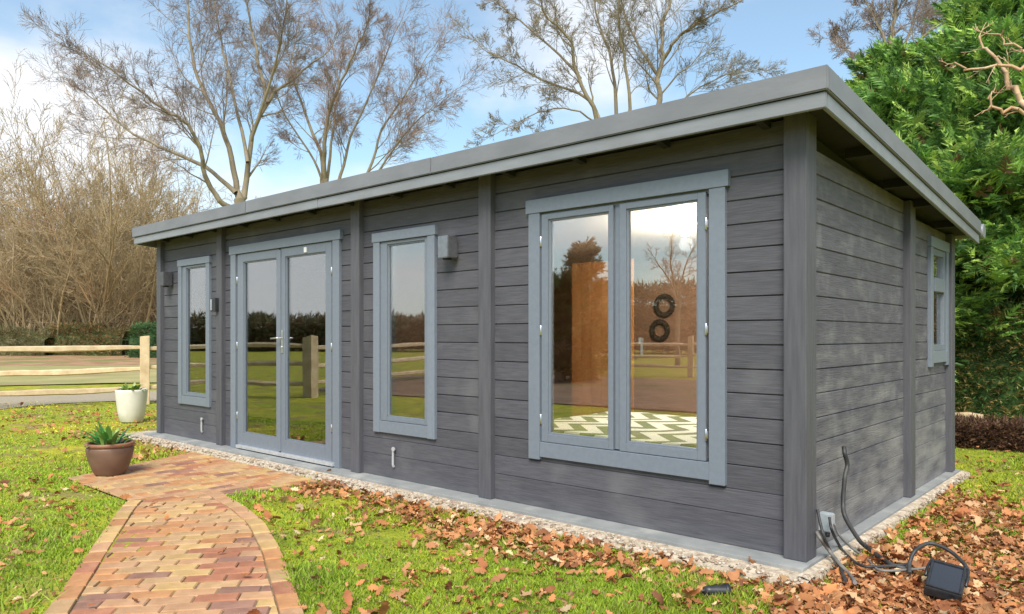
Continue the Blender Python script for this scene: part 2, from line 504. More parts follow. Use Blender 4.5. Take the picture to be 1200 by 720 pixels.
m_gravel = noisy(M('grey_gravel', 0.95), (0.29, 0.235, 0.155), (0.40, 0.33, 0.23), 30, (1, 1, 1), 6, 0.3, 0.7, 0.6, 40, 0.02, c3=(0.30, 0.26, 0.16), scale3=0.7)
m_leafbank = noisy(M('leaf_strewn_field', 0.95), (0.27, 0.145, 0.07), (0.40, 0.24, 0.13), 1.2, (1, 1, 1), 7, 0.35, 0.65, 0.8, 6, 0.05, c3=(0.19, 0.19, 0.05), scale3=0.35, lo3=0.52, hi3=0.62)
m_field = noisy(M('pale_green_field', 0.95), (0.27, 0.25, 0.085), (0.38, 0.32, 0.13), 0.8, (1, 1, 1), 7, 0.35, 0.65, c3=(0.27, 0.20, 0.09), scale3=0.3)
g2 = lambda px, py: onz(px, py, GZ)[:2]
strip('gravel_track', [g2(-200, 490), g2(-80, 484), g2(0, 480), g2(70, 474), g2(140, 471), g2(230, 470), g2(330, 468)],
      [g2(-200, 466), g2(-80, 464), g2(0, 463), g2(70, 460), g2(140, 459), g2(230, 458), g2(330, 457)], 0.012, m_gravel, 'grey gravel track beyond the lawn behind the fence')
strip('field', [g2(-200, 455), g2(0, 453), g2(140, 450), g2(330, 448)], [g2(-200, 433), g2(0, 431), g2(140, 429), g2(330, 428)], 0.03, m_field, 'pale green strip of field beyond the gravel track', 0.05)
strip('leaf_bank', [g2(-200, 433), g2(0, 431), g2(140, 429), g2(330, 428)], [g2(-200, 404), g2(0, 404), g2(140, 404), g2(330, 404)], 0.034, m_leafbank, 'brown leaf strewn field at the foot of the bare wood', 0.3)

strip('leaf_bed', [(-13.4, -5.6), (-10.5, -6.0), (-7.0, -6.6), (-3.5, -7.0), (0.5, -7.4), (5, -8)], [(-17, -13), (-13, -14.5), (-8, -15.2), (-3, -15.5), (2, -15.8), (7, -16)], 0.02,
      noisy(M('leaf_mulch', 0.95), (0.14, 0.09, 0.05), (0.25, 0.16, 0.095), 5, (1, 1, 1), 7, 0.35, 0.65, 0.8, 20, 0.05, c3=(0.10, 0.11, 0.03), scale3=0.6), 'brown leaf covered bed further down the garden', 0.06)

# =================================================================== BUILDING
BL, BD = 8.0, 3.62           # length, depth
BY, BX = 0.05, -0.05         # face planes of front and side boards
SL = -0.0805                 # roof fall per metre of depth
def ztop(y): return 2.415 + SL * (y + 0.22)

house = empty('garden_building', (-4, 1.8, 0))
tag(house, 'long dark grey timber garden room with a low sloping roof and blue grey windows', 'garden room')
def hpart(o):
    o.matrix_parent_inverse = house.matrix_world.inverted() if False else Matrix.Translation((4, -1.8, 0))
    return o
def hput(b, name, mat, parent=None):
    if parent is None:
        return hpart(b.put(name, mat, house))
    return b.put(name, mat, parent)

def persp(x, z, y):
    """a point measured on the plane y = 0 carried along the sight line to plane y"""
    k = 1 + y / -CAM[1]
    return CAM[0] + (x - CAM[0]) * k, CAM[2] + (z - CAM[2]) * k

# openings in the front wall (x0, x1, z0, z1)
OP = {'left': (-7.33, -6.68, 0.48, 2.03), 'door': (-6.08, -4.24, -0.01, 2.10), 'mid': (-3.62, -2.96, 0.45, 2.01), 'big': (-1.87, -0.53, 0.43, 2.07)}
SOP = (2.92, 3.46, 0.99, 1.98)    # side window (y0, y1, z0, z1)

def cut(rect, holes):
    rs = [rect]
    for (hx0, hx1, hz0, hz1) in holes:
        nr = []
        for (x0, x1, z0, z1) in rs:
            if hx1 <= x0 or hx0 >= x1 or hz1 <= z0 or hz0 >= z1:
                nr.append((x0, x1, z0, z1)); continue
            a, b = max(x0, hx0), min(x1, hx1)
            if a - x0 > 0.004: nr.append((x0, a, z0, z1))
            if x1 - b > 0.004: nr.append((b, x1, z0, z1))
            if z1 - hz1 > 0.004: nr.append((a, b, max(hz1, z0), z1))
            if hz0 - z0 > 0.004: nr.append((a, b, z0, min(hz0, z1)))
        rs = nr
    return rs

PITCH = 0.1378
Z0 = 0.025
ROWS = [(-0.004, Z0 + 0.0 + 0.1378 * 1 + 0.105)]      # the lowest, wider board
z = ROWS[0][1]
# measured joints: 0.885 + k*0.1378 (just below camera height rows), bottom joint 0.32
JO = [0.3225 + k * PITCH for k in range(-1, 16)]
rows = []
prev = -0.004
for j in JO:
    rows.append((prev, j)); prev = j
rows.append((prev, 2.46))

front = hput(B().box(-7.95, -7.94, BY + 0.06, BY + 0.07, 0.01, 0.02), 'front_wall', m_core)
bm = B()
for r in cut((-7.9, -0.06, 0.004, 2.40), list(OP.values())):
    bm.box(r[0], r[1], BY + 0.035, BY + 0.055, r[2], r[3])
front.data = bm.mesh('front_wall'); front.data.materials.append(m_core)

def board_mesh(a0, a1, z0, z1, axis, face, zt0=None, zt1=None):
    """weather board between a0 and a1 along the wall; chamfered top and bottom; top may slope"""
    jit = random.uniform(-0.0015, 0.0015)
    c, d, th = (0.005, 0.009, 0.036) if z1 > 0.5 else (0.003, 0.004, 0.036)
    z0 += 0.001; z1 -= 0.001
    h0 = z1 if zt0 is None else zt0
    h1 = z1 if zt1 is None else zt1
    s = -1 if axis == 'x' else 1     # outward direction in the face normal
    prof = lambda zt: [(face - s * th, z0), (face - s * d, z0), (face + s * jit, z0 + c), (face + s * jit, zt - c), (face - s * d, zt), (face - s * th, zt)]
    A, C = prof(h0), prof(h1)
    bm_ = bmesh.new()
    mk = (lambda p, a: (a, p[0], p[1])) if axis == 'x' else (lambda p, a: (p[0], a, p[1]))
    va = [bm_.verts.new(mk(p, a0)) for p in A]; vb = [bm_.verts.new(mk(p, a1)) for p in C]
    n = len(A)
    bm_.faces.new(va); bm_.faces.new(vb[::-1])
    for i in range(n):
        j = (i + 1) % n
        bm_.faces.new((va[j], va[i], vb[i], vb[j]))
    bmesh.ops.recalc_face_normals(bm_, faces=bm_.faces[:])
    me = bpy.data.meshes.new('board'); bm_.to_mesh(me); bm_.free()
    return me

POSTS = [(-8.0, -7.89), (-6.47, -6.35), (-4.005, -3.88), (-2.425, -2.30), (-0.123, 0.0)]
for i in range(4):
    x0, x1 = POSTS[i][1] - 0.01, POSTS[i + 1][0] + 0.01
    for (z0, z1) in rows:
        for r in cut((x0, x1, z0, min(z1, 2.40)), list(OP.values())):
            if r[3] - r[2] < 0.012: continue
            link('board', board_mesh(r[0], r[1], r[2], r[3], 'x', BY), m_board, front)

side = hpart(link('side_wall', bpy.data.meshes.new('side_wall'), m_core, house))
bm = B()
for r in cut((0.06, BD - 0.05, 0.004, 2.06), [SOP]):
    bm.box(BX - 0.055, BX - 0.035, r[0], r[1], r[2], r[3])
bm.prism([(0.06, 2.06), (BD - 0.05, 2.06), (BD - 0.05, ztop(BD) - 0.03), (0.06, ztop(0) - 0.03)], 'x', BX - 0.055, BX - 0.035)
side.data = bm.mesh('side_wall'); side.data.materials.append(m_core)
SPOSTS = [(-0.0, 0.152), (2.11, 2.25), (3.50, BD)]
for i in range(2):
    y0, y1 = SPOSTS[i][1] - 0.01, SPOSTS[i + 1][0] + 0.01
    for (z0, z1) in rows:
        for r in cut((y0, y1, z0, z1), [SOP]):
            t0, t1 = ztop(r[0]) - 0.012, ztop(r[1]) - 0.012
            if t1 - r[2] < 0.012 or r[3] - r[2] < 0.012: continue
            link('board', board_mesh(r[0], r[1], r[2], r[3], 'y', BX, min(r[3], t0), min(r[3], t1)), m_board_side, side)

# plain boarded rear and far end walls
bm = B()
for (z0, z1) in rows:
    if z0 < 2.0: bm.box(-7.95, -0.05, BD - 0.08, BD - 0.045, z0, min(z1, 2.07) - 0.004)
hput(bm, 'rear_wall', m_board)
bm = B()
for (z0, z1) in rows:
    bm.prism([(0.05, z0), (BD - 0.09, z0), (BD - 0.09, min(z1, ztop(BD) - 0.02) - 0.004), (0.05, min(z1, ztop(0.05) - 0.02) - 0.004)], 'x', -7.985, -7.95)
hput(bm, 'end_wall', m_board)

# posts
for i, (x0, x1) in enumerate(POSTS):
    b = B()
    if i == 4:
        b.box(x0, x1, 0.0, 0.152, -0.003, 2.405, 0.006)
        o = hput(b, 'corner_post', m_post)
    elif i == 0:
        b.box(x0, x1, 0.0, 0.14, -0.003, 2.405, 0.006)
        o = hput(b, 'corner_post', m_post)
    else:
        b.box(x0, x1, 0.0, 0.06, -0.003, 2.405, 0.006)
        o = hput(b, 'wall_post', m_post)
b = B(); b.box(BX - 0.01, 0.0, 2.11, 2.25, -0.003, ztop(2.25) - 0.006, 0.006); hput(b, 'wall_post', m_post)
b = B(); b.box(BX - 0.04, 0.0, 3.50, BD, -0.003, ztop(BD) - 0.004, 0.006); hput(b, 'corner_post', m_post)

# ---------------------------------------------------------------- windows and door
def frame4(b, x0, x1, z0, z1, w, y0, y1, bev=0.003, wb=None):
    """rectangular frame of four members butted end to end"""
    wb = wb or w
    b.box(x0, x0 + w, y0, y1, z0, z1, bev)
    b.box(x1 - w, x1, y0, y1, z0, z1, bev)
    b.box(x0 + w + 0.0005, x1 - w - 0.0005, y0, y1, z1 - w, z1, bev)
    b.box(x0 + w + 0.0005, x1 - w - 0.0005, y0, y1, z0, z0 + wb, bev)

YA = 0.022     # front of the architrave
def arch(par, xo0, xo1, z0, zh0, zh1, w, sill=None, over=0.022, jdrop=0.0):
    for x0, x1 in ((xo0, xo0 + w), (xo1 - w, xo1)):
        B().box(x0, x1, YA, BY + 0.004, z0 - jdrop, zh0 - 0.001, 0.004).put('architrave', m_trim, par)
    B().box(xo0 - over, xo1 + over, YA - 0.006, BY + 0.004, zh0, zh1, 0.004).put('architrave_head', m_trim, par)
    if sill:
        B().box(xo0 + w + 0.001, xo1 - w - 0.001, YA + 0.003, BY + 0.004, sill[0], sill[1], 0.004).put('architrave_sill', m_trim, par)

def pane(par, x0, x1, z0, z1, y):
    B().box(x0, x1, y, y + 0.004, z0, z1).put('pane', m_glass, par)

def hinge(par, x, z, y):
    b = B(); b.lathe([(0.006, -0.035), (0.0075, -0.033), (0.0075, 0.033), (0.006, 0.035)], (x, y, z), 10)
    b.box(x - 0.011, x + 0.011, y + 0.003, y + 0.008, z - 0.022, z + 0.022)
    b.put('hinge', m_metal, par)

def sash(par, x0, x1, z0, z1, pn, name='sash', y0=0.034, bot=None):
    """a glazed leaf: outer frame to the pane's edges, glazing bead set back"""
    px0, px1, pz0, pz1 = pn
    b = B()
    b.box(x0, px0 - 0.012, y0, y0 + 0.045, z0, z1, 0.003)
    b.box(px1 + 0.012, x1, y0, y0 + 0.045, z0, z1, 0.003)
    b.box(px0 - 0.0115, px1 + 0.0115, y0, y0 + 0.045, pz1 + 0.012, z1, 0.003)
    b.box(px0 - 0.0115, px1 + 0.0115, y0, y0 + 0.045, z0, pz0 - 0.012, 0.003)
    b.put(name, m_sash, par)
    b = B()
    b.box(px0 - 0.0118, px0, y0 + 0.010, y0 + 0.04, pz0 - 0.0118, pz1 + 0.0118, 0.002)
    b.box(px1, px1 + 0.0118, y0 + 0.010, y0 + 0.04, pz0 - 0.0118, pz1 + 0.0118, 0.002)
    b.box(px0 + 0.0005, px1 - 0.0005, y0 + 0.010, y0 + 0.04, pz1, pz1 + 0.0118, 0.002)
    b.box(px0 + 0.0005, px1 - 0.0005, y0 + 0.010, y0 + 0.04, pz0 - 0.0118, pz0, 0.002)
    b.put('glazing_bead', m_sash, par)
    pane(par, px0 - 0.004, px1 + 0.004, pz0 - 0.004, pz1 + 0.004, y0 + 0.024)

def pz(x0, x1, z0, z1, y=0.03):
    a = persp(x0, z0, y); c = persp(x1, z1, y)
    return a[0], c[0], a[1], c[1]

def window_root(name, label):
    o = empty(name); o.parent = house; hpart(o); o['label'] = label
    return o

def liner(par, x0, x1, z0, z1):
    """dark frame lining in the wall opening behind the sash"""
    b = B(); frame4(b, x0, x1, z0, z1, 0.03, BY + 0.001, BY + 0.12, 0)
    b.put('window_frame', m_sash, par)
    b = B(); frame4(b, x0 - 0.002, x1 + 0.002, z0 - 0.002, z1 + 0.002, 0.05, 0.066, 0.07, 0)
    b.put('seal', m_gap, par)

# big casement pair
w = window_root('window', 'wide two-light casement window with a bed seen behind it')
x0, x1, z0, z1 = pz(-1.928, -0.458, 0.355, 2.055)
arch(w, x0, x1, z0, z1, persp(0, 2.15, 0.03)[1], 0.100, (z0 + 0.008, z0 + 0.112), jdrop=0.012)
liner(w, OP['big'][0], OP['big'][1], OP['big'][2], OP['big'][3])
a = pz(-1.819, -1.2275, 0.470, 2.042); p = pz(-1.751, -1.272, 0.536, 1.991); sash(w, *a, p)
for zz in (0.62, 1.24, 1.86): hinge(w, a[0] - 0.004, zz, 0.032)
a = pz(-1.1775, -0.583, 0.470, 2.042); p = pz(-1.118, -0.646, 0.536, 1.991); sash(w, *a, p)
for zz in (0.62, 1.24, 1.86): hinge(w, a[1] + 0.004, zz, 0.032)
xm = persp(-1.2025, 0, 0.03)[0]
B().box(xm - 0.018, xm + 0.018, 0.050, 0.085, 0.47, 2.04).put('mullion', m_sash, w)
hb = B(); hb.box(xm + 0.125, xm + 0.145, 0.10, 0.115, 1.15, 1.19, 0.003); hb.box(xm + 0.129, xm + 0.141, 0.115, 0.135, 1.08, 1.185, 0.004); hb.put('handle', m_whitepl, w)

# fixed narrow lights
def narrow(label, ox, pn, op):
    w = window_root('window', label)
    x0, x1, z0, z1 = pz(*ox)
    arch(w, x0, x1, z0, z1 - 0.078, z1, 0.085, (z0 + 0.002, z0 + 0.100), over=0.012)
    liner(w, *op)
    p = pz(*pn)
    sash(w, x0 + 0.088, x1 - 0.088, z0 + 0.104, z1 - 0.082, p, 'sash')
    return w
narrow('narrow fixed window between two wall posts, right of the doors', (-3.674, -2.900, 0.383, 2.077), (-3.49, -3.039, 0.53, 1.96), OP['mid'])
narrow('narrow fixed window at the far end of the front, left of the doors', (-7.39, -6.615, 0.40, 2.10), (-7.196, -6.705, 0.545, 1.985), OP['left'])

# double doors
w = window_root('double_door', 'blue grey glazed double doors with a steel lever handle')
x0, x1, z0, z1 = pz(-6.135, -4.165, -0.005, 2.072)
arch(w, x0, x1, max(z0, -0.003), z1, persp(0, 2.16, 0.03)[1], 0.105)
liner(w, OP['door'][0], OP['door'][1], 0.006, OP['door'][3])
a = pz(-6.005, -5.188, 0.045, 2.066); p = pz(-5.872, -5.248, 0.190, 1.970); sash(w, *a, p, 'door_leaf')
for zz in (0.35, 1.10, 1.80): hinge(w, a[0] - 0.004, zz, 0.032)
b2 = pz(-5.148, -4.297, 0.045, 2.066); p = pz(-5.062, -4.405, 0.190, 1.970); sash(w, *b2, p, 'door_leaf')
for zz in (0.35, 1.10, 1.80): hinge(w, b2[1] + 0.004, zz, 0.032)
xm = (a[1] + b2[0]) / 2
B().box(xm - 0.022, xm + 0.022, 0.026, 0.036, 0.05, 2.06, 0.002).put('meeting_stile', m_sash, w)
hb = B(); hb.box(b2[0] + 0.012, b2[0] + 0.044, 0.026, 0.033, 1.03, 1.26, 0.003)
hb.tube([(b2[0] + 0.028, 0.03, 1.18), (b2[0] + 0.028, -0.02, 1.18), (b2[0] + 0.016, -0.028, 1.18), (b2[0] - 0.085, -0.028, 1.175)], 0.009, 8)
hb.lathe([(0.011, -0.012), (0.013, 0)], (b2[0] + 0.028, 0.028, 1.09), 12, 'y')
hb.put('handle', m_metal, w)
B().box(-6.04, -4.28, 0.0, 0.045, 0.008, 0.040, 0.004).put('threshold', m_alu, w)
B().box(-4.775, -4.735, 0.020, 0.0335, 2.0, 2.05, 0.004).put('door_sensor', m_whitepl, w)

# side window
w = window_root('window', 'small two-pane window at the rear of the end wall')
XA = -0.022
yo0, yo1, zo0, zo1 = 2.845, 3.498, 0.945, 2.02
zt = min(zo1, ztop(3.56) - 0.02)
b = B(); b.box(BX - 0.004, XA, yo0, yo0 + 0.085, zo0, zo1 - 0.086, 0.004); b.put('architrave', m_trim, w)
b = B(); b.box(BX - 0.004, XA, yo1 - 0.085, yo1, zo0, zo1 - 0.086, 0.004); b.put('architrave', m_trim, w)
b = B(); b.box(BX - 0.004, XA + 0.005, yo0 - 0.012, yo1, zo1 - 0.085, zo1, 0.004); b.put('architrave_head', m_trim, w)
b = B(); b.box(BX - 0.004, XA - 0.002, yo0 + 0.086, yo1 - 0.086, zo0 + 0.03, zo0 + 0.13, 0.004); b.put('architrave_sill', m_trim, w)
b = B()
ya, yb, za, zb_ = yo0 + 0.088, yo1 - 0.088, zo0 + 0.132, zo1 - 0.088
XS0, XS1 = -0.085, -0.036
b.box(XS0, XS1, ya, ya + 0.055, za, zb_, 0.003); b.box(XS0, XS1, yb - 0.055, yb, za, zb_, 0.003)
b.box(XS0, XS1, ya + 0.0555, yb - 0.0555, zb_ - 0.05, zb_, 0.003); b.box(XS0, XS1, ya + 0.0555, yb - 0.0555, za, za + 0.05, 0.003)
b.put('sash', m_sash, w)
B().box(XS0, XS1 + 0.012, ya + 0.0555, yb - 0.0555, 1.575, 1.69, 0.004).put('transom', m_sash, w)
for q0, q1 in ((za + 0.045, 1.58), (1.685, zb_ - 0.045)):
    B().box(-0.066, -0.062, ya + 0.05, yb - 0.05, q0, q1).put('pane', m_glass, w)

# small white overflow clips low on the front wall
for xx in (-3.456, -6.876):
    b = B(); b.tube(spline([(xx, BY - 0.004, 0.10), (xx, BY - 0.016, 0.105), (xx, BY - 0.018, 0.16), (xx + 0.004, BY - 0.018, 0.235), (xx + 0.018, BY - 0.016, 0.25)], 4), 0.011, 8)
    b.lathe([(0.02, 0), (0.018, 0.012)], (xx + 0.012, BY - 0.03, 0.248), 10, 'y')
    hput(b, 'overflow_pipe', m_greypl)

# ---------------------------------------------------------------- roof
OF, OS, ORR = 0.22, 0.184, 0.10
roof = hpart(link('roof', bpy.data.meshes.new('roof'), m_roof, house))
def ysl(y, z_at_front): return z_at_front + SL * (y + OF)
yr = 3.72
bm = B()
bm.prism([(-OF + 0.02, 2.45), (yr - 0.02, 2.45 + SL * (yr + OF)), (yr - 0.02, 2.51 + SL * (yr + OF)), (-OF + 0.02, 2.515)], 'x', -BL - OS + 0.02, OS - 0.02)
roof.data = bm.mesh('roof'); roof.data.materials.append(m_roof)
def rake(x0, x1, zt_, zb, ya=-OF, yb=yr):
    b = B(); b.prism([(ya, ysl(ya, zb)), (yb, ysl(yb, zb)), (yb, ysl(yb, zt_)), (ya, ysl(ya, zt_))], 'x', x0, x1); return b
def bevel_put(b, name, mat, par, off=0.004):
    bmesh.ops.bevel(b.bm, geom=b.bm.edges[:], offset=off, segments=2, affect='EDGES')
    return b.put(name, mat, par)
# upper membrane edge and lower fascia, front
for xa_, xb_, dz_ in ((-BL - OS, -5.43, 0.0), (-5.428, -2.71, 0.0015), (-2.708, OS, 0.0)):
    bevel_put(B().box(xa_, xb_, -OF, -OF + 0.024, 2.418 + dz_, 2.540 + dz_), 'roof_edge', m_rooftrim, roof, 0.006)
for xa_, xb_, dz_ in ((-BL - OS + 0.016, -4.212, 0.0), (-4.209, OS - 0.016, -0.0015)):
    bevel_put(B().box(xa_, xb_, -OF + 0.018, -OF + 0.043, 2.336 + dz_, 2.4155 + dz_), 'fascia_board', m_fascia, roof)
for xx0, xx1, xf0, xf1 in ((OS - 0.024, OS, OS - 0.041, OS - 0.016), (-BL - OS, -BL - OS + 0.024, -BL - OS + 0.016, -BL - OS + 0.041)):
    bevel_put(rake(xx0, xx1, 2.540, 2.418, -OF + 0.0245), 'roof_edge', m_rooftrim, roof, 0.006)
    bevel_put(rake(xf0, xf1, 2.4155, 2.336, -OF + 0.0435), 'fascia_board', m_fascia, roof)
# raised lip that runs round the flat roof
bevel_put(B().box(-BL - OS + 0.02, OS - 0.03, -OF + 0.026, -OF + 0.07, 2.50, 2.545), 'roof_lip', m_rooftrim, roof, 0.008)
bevel_put(rake(OS - 0.07, OS - 0.026, 2.549, 2.50, -OF + 0.075), 'roof_lip', m_rooftrim, roof, 0.008)
# soffit and rafters
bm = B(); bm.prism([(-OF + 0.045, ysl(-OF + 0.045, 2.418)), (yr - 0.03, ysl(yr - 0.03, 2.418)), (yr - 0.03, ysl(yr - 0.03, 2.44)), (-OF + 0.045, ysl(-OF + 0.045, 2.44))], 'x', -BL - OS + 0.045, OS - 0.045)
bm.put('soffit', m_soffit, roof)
for k in range(13):
    xx = -7.75 + k * 0.625
    bm = B(); bm.prism([(-OF + 0.05, ysl(-OF + 0.05, 2.375)), (0.03, ysl(0.03, 2.365)), (0.03, ysl(0.03, 2.417)), (-OF + 0.05, ysl(-OF + 0.05, 2.417))], 'x', xx, xx + 0.045)
    bm.put('rafter', m_soffit, roof)
for yy in (0.75, 1.55, 2.18, 3.0):
    bm = B(); bm.prism([(yy, ysl(yy, 2.36)), (yy + 0.05, ysl(yy + 0.05, 2.36)), (yy + 0.05, ysl(yy + 0.05, 2.417)), (yy, ysl(yy, 2.417))], 'x', -0.04, OS - 0.05)
    bm.put('rafter', m_soffit, roof)
# half-round gutter along the rear eave, its end stop standing proud
gb = B()
gz = ysl(yr, 2.46)
ring = []
for k in range(9):
    a = math.pi + math.pi * k / 8
    ring.append((yr + 0.062 + 0.058 * math.cos(a), gz + 0.058 * math.sin(a)))
ring += [(yr + 0.062 + 0.05, gz), (yr + 0.062 - 0.05, gz)]
gb.prism(ring, 'x', -BL - 0.15, OS - 0.02)
gb.put('gutter', m_rooftrim, roof)
gb = B(); gb.lathe([(0.0, 0.0), (0.062, 0.0), (0.066, 0.008), (0.066, 0.04), (0.06, 0.045)], (OS - 0.03, yr + 0.062, gz - 0.006), 20, 'x'); gb.put('gutter_end', m_fascia, roof)

# ---------------------------------------------------------------- interior shell
IY0, IY1 = BY + 0.075, 3.48
bm = B().box(-7.9, -0.12, IY0, IY1, 0.03, 0.05); hput(bm, 'inside_floor', m_floor)
bm = B(); bm.prism([(IY0, ysl(IY0, 2.36)), (IY1, ysl(IY1, 2.36)), (IY1, ysl(IY1, 2.38)), (IY0, ysl(IY0, 2.38))], 'x', -7.9, -0.11); hput(bm, 'inside_ceiling', m_ceil)
bm = B().box(-7.9, -0.12, IY1, IY1 + 0.02, 0.04, 2.1); hput(bm, 'inside_rear_lining', m_brownwall)
bm = B()
for r in cut((0.12, IY1, 0.05, 2.07), [SOP]): bm.box(-0.13, -0.11, r[0], r[1], r[2], r[3])
hput(bm, 'inside_end_lining', m_brownwall)
bm = B().box(-7.92, -7.90, IY0, IY1, 0.04, 2.3); hput(bm, 'inside_far_lining', m_brownwall)
bm = B()
for r in cut((-7.9, -0.11, 0.05, 2.33), list(OP.values())): bm.box(r[0], r[1], IY0 - 0.012, IY0, r[2], r[3])
hput(bm, 'inside_front_lining', m_brownwall)
# partition with a pine door behind the wide window
bm = B().box(-3.86, -3.78, 0.14, 2.2, 0.05, 2.12); hput(bm, 'partition', m_brownwall)
pd = empty('inside_door'); pd.parent = house; hpart(pd); pd['label'] = 'pine ledged door standing open indoors'
xd = -3.05
for k in range(6):
    B().box(xd - 0.40 + k * 0.13, xd - 0.40 + k * 0.13 + 0.126, 2.52, 2.545, 0.06, 1.99, 0.003).put('plank', m_pine, pd)
for zz in (0.3, 1.1, 1.8):
    B().box(xd - 0.38, xd + 0.36, 2.546, 2.566, zz - 0.05, zz + 0.05, 0.003).put('ledge', m_pine, pd)

# slab, edge and pads
sb = B(); sb.box(-8.12, 0.025, -0.115, BD + 0.10, -0.30, -0.004, 0.006)
tag(sb.put('concrete_slab', m_concrete), 'grey concrete slab carrying the garden room', kind='structure')
eb = bmesh.new()
def rough_strip(p0, p1, w, zt, zb, n, seed):
    """long uneven edge of concrete: top ledge and outer face"""
    r = random.Random(seed)
    p0 = Vector(p0); p1 = Vector(p1); d = (p1 - p0); ln = d.length; d.normalize()
    nrm = Vector((d.y, -d.x))
    rows_ = []
    for i in range(n + 1):
        q = p0 + d * ln * i / n
        a = r.uniform(-0.012, 0.012); b_ = r.uniform(-0.006, 0.006)
        rows_.append([eb.verts.new((q.x, q.y, zt + 0.004)), eb.verts.new((q.x + nrm.x * w * 0.5, q.y + nrm.y * w * 0.5, zt + b_)),
                      eb.verts.new((q.x + nrm.x * (w + a), q.y + nrm.y * (w + a), zt - 0.012 + b_)), eb.verts.new((q.x + nrm.x * (w + a + 0.03), q.y + nrm.y * (w + a + 0.03), zb))])
    for a, c in zip(rows_[:-1], rows_[1:]):
        for k in range(3):
            f = eb.faces.new((a[k], a[k + 1], c[k + 1], c[k]))
rough_strip((-8.2, -0.1155), (0.085, -0.1155), 0.145, -0.030, -0.12, 150, 1)
rough_strip((0.0255, -0.2), (0.0255, BD + 0.16), 0.055, -0.024, -0.12, 60, 2)
rough_strip((-8.1205, BD), (-8.1205, -0.25), 0.5, -0.034, -0.12, 40, 3)
bmesh.ops.recalc_face_normals(eb, faces=eb.faces[:])
me = bpy.data.meshes.new('concrete_edge'); eb.to_mesh(me); eb.free()
tag(link('concrete_edge', me, m_pebble), 'rough pale pebbly concrete edge along the foot of the slab', kind='structure')

def pebbles():
    r = np.random.default_rng(31); n = 2600
    g = (1 + 5 ** 0.5) / 2
    T = np.array([(-1, g, 0), (1, g, 0), (-1, -g, 0), (1, -g, 0), (0, -1, g), (0, 1, g), (0, -1, -g), (0, 1, -g), (g, 0, -1), (g, 0, 1), (-g, 0, -1), (-g, 0, 1)]) / 1.9
    F = np.array([(0, 11, 5), (0, 5, 1), (0, 1, 7), (0, 7, 10), (0, 10, 11), (1, 5, 9), (5, 11, 4), (11, 10, 2), (10, 7, 6), (7, 1, 8), (3, 9, 4), (3, 4, 2), (3, 2, 6), (3, 6, 8), (3, 8, 9), (4, 9, 5), (2, 4, 11), (6, 2, 10), (8, 6, 7), (9, 8, 1)])
    X = r.uniform(-8.1, 0.08, n); Y = r.uniform(-0.285, -0.125, n); Z = np.where(Y < -0.255, -0.058, -0.031)
    k = r.random(n) < 0.14; X = np.where(k, r.uniform(0.035, 0.10, n), X); Y = np.where(k, r.uniform(-0.2, 3.7, n), Y)
    S = r.lognormal(-4.75, 0.35, n)[:, None, None] * r.uniform(0.7, 1.3, (n, 1, 3)) * np.array([1, 1, 0.7])
    V = T[None] * S * r.uniform(0.85, 1.15, (n, 12, 1))
    a = r.uniform(0, 6.283, n); ca, sa = np.cos(a)[:, None], np.sin(a)[:, None]
    V = np.stack([V[:, :, 0] * ca - V[:, :, 1] * sa + X[:, None], V[:, :, 0] * sa + V[:, :, 1] * ca + Y[:, None], V[:, :, 2] + Z[:, None]], -1)
    tn = np.array([(0.46, 0.37, 0.27), (0.54, 0.46, 0.36), (0.36, 0.27, 0.19), (0.42, 0.31, 0.22), (0.56, 0.51, 0.43), (0.26, 0.20, 0.15)])[r.integers(0, 6, n)]
    tag(link('pebbles', np_mesh('pebbles', V.reshape(-1, 3), (F[None] + (np.arange(n) * 12)[:, None, None]).reshape(-1, 3), np.repeat(tn, 12, 0)), m_leaf_lit), 'small buff and brown stones along the rough slab edge', 'pebbles', kind='stuff')
pebbles()

# =================================================================== BRICK PATHS
def clip_poly(poly, A, Bp):
    """keep the part of poly to the left of A->B"""
    o = []
    n = len(poly)
    sd = lambda p: (Bp[0] - A[0]) * (p[1] - A[1]) - (Bp[1] - A[1]) * (p[0] - A[0])
    for i in range(n):
        p, q = poly[i], poly[(i + 1) % n]
        sp, sq = sd(p), sd(q)
        if sp >= 0: o.append(p)
        if (sp >= 0) != (sq >= 0):
            t = sp / (sp - sq)
            o.append((p[0] + (q[0] - p[0]) * t, p[1] + (q[1] - p[1]) * t))
    return o
def area(p):
    return 0.5 * abs(sum(p[i][0] * p[(i + 1) % len(p)][1] - p[(i + 1) % len(p)][0] * p[i][1] for i in range(len(p))))

BRICKS = []
for nm, a, b in (('buff', (0.43, 0.255, 0.115), (0.52, 0.325, 0.165)), ('orange', (0.43, 0.19, 0.072), (0.51, 0.255, 0.11)), ('red', (0.345, 0.13, 0.066), (0.42, 0.185, 0.10)),
                 ('yellow', (0.48, 0.295, 0.11), (0.56, 0.365, 0.16)), ('purple', (0.25, 0.12, 0.082), (0.33, 0.175, 0.115)), ('pink', (0.44, 0.235, 0.115), (0.52, 0.30, 0.16))):
    BRICKS.append(noisy(M(nm + '_brick', 0.85), a, b, 12, (1, 1, 1), 6, 0.3, 0.7, 0.5, 60, 0.004, 0.10, c3=tuple(0.72 * q for q in a), scale3=5, lo3=0.55, hi3=0.75))

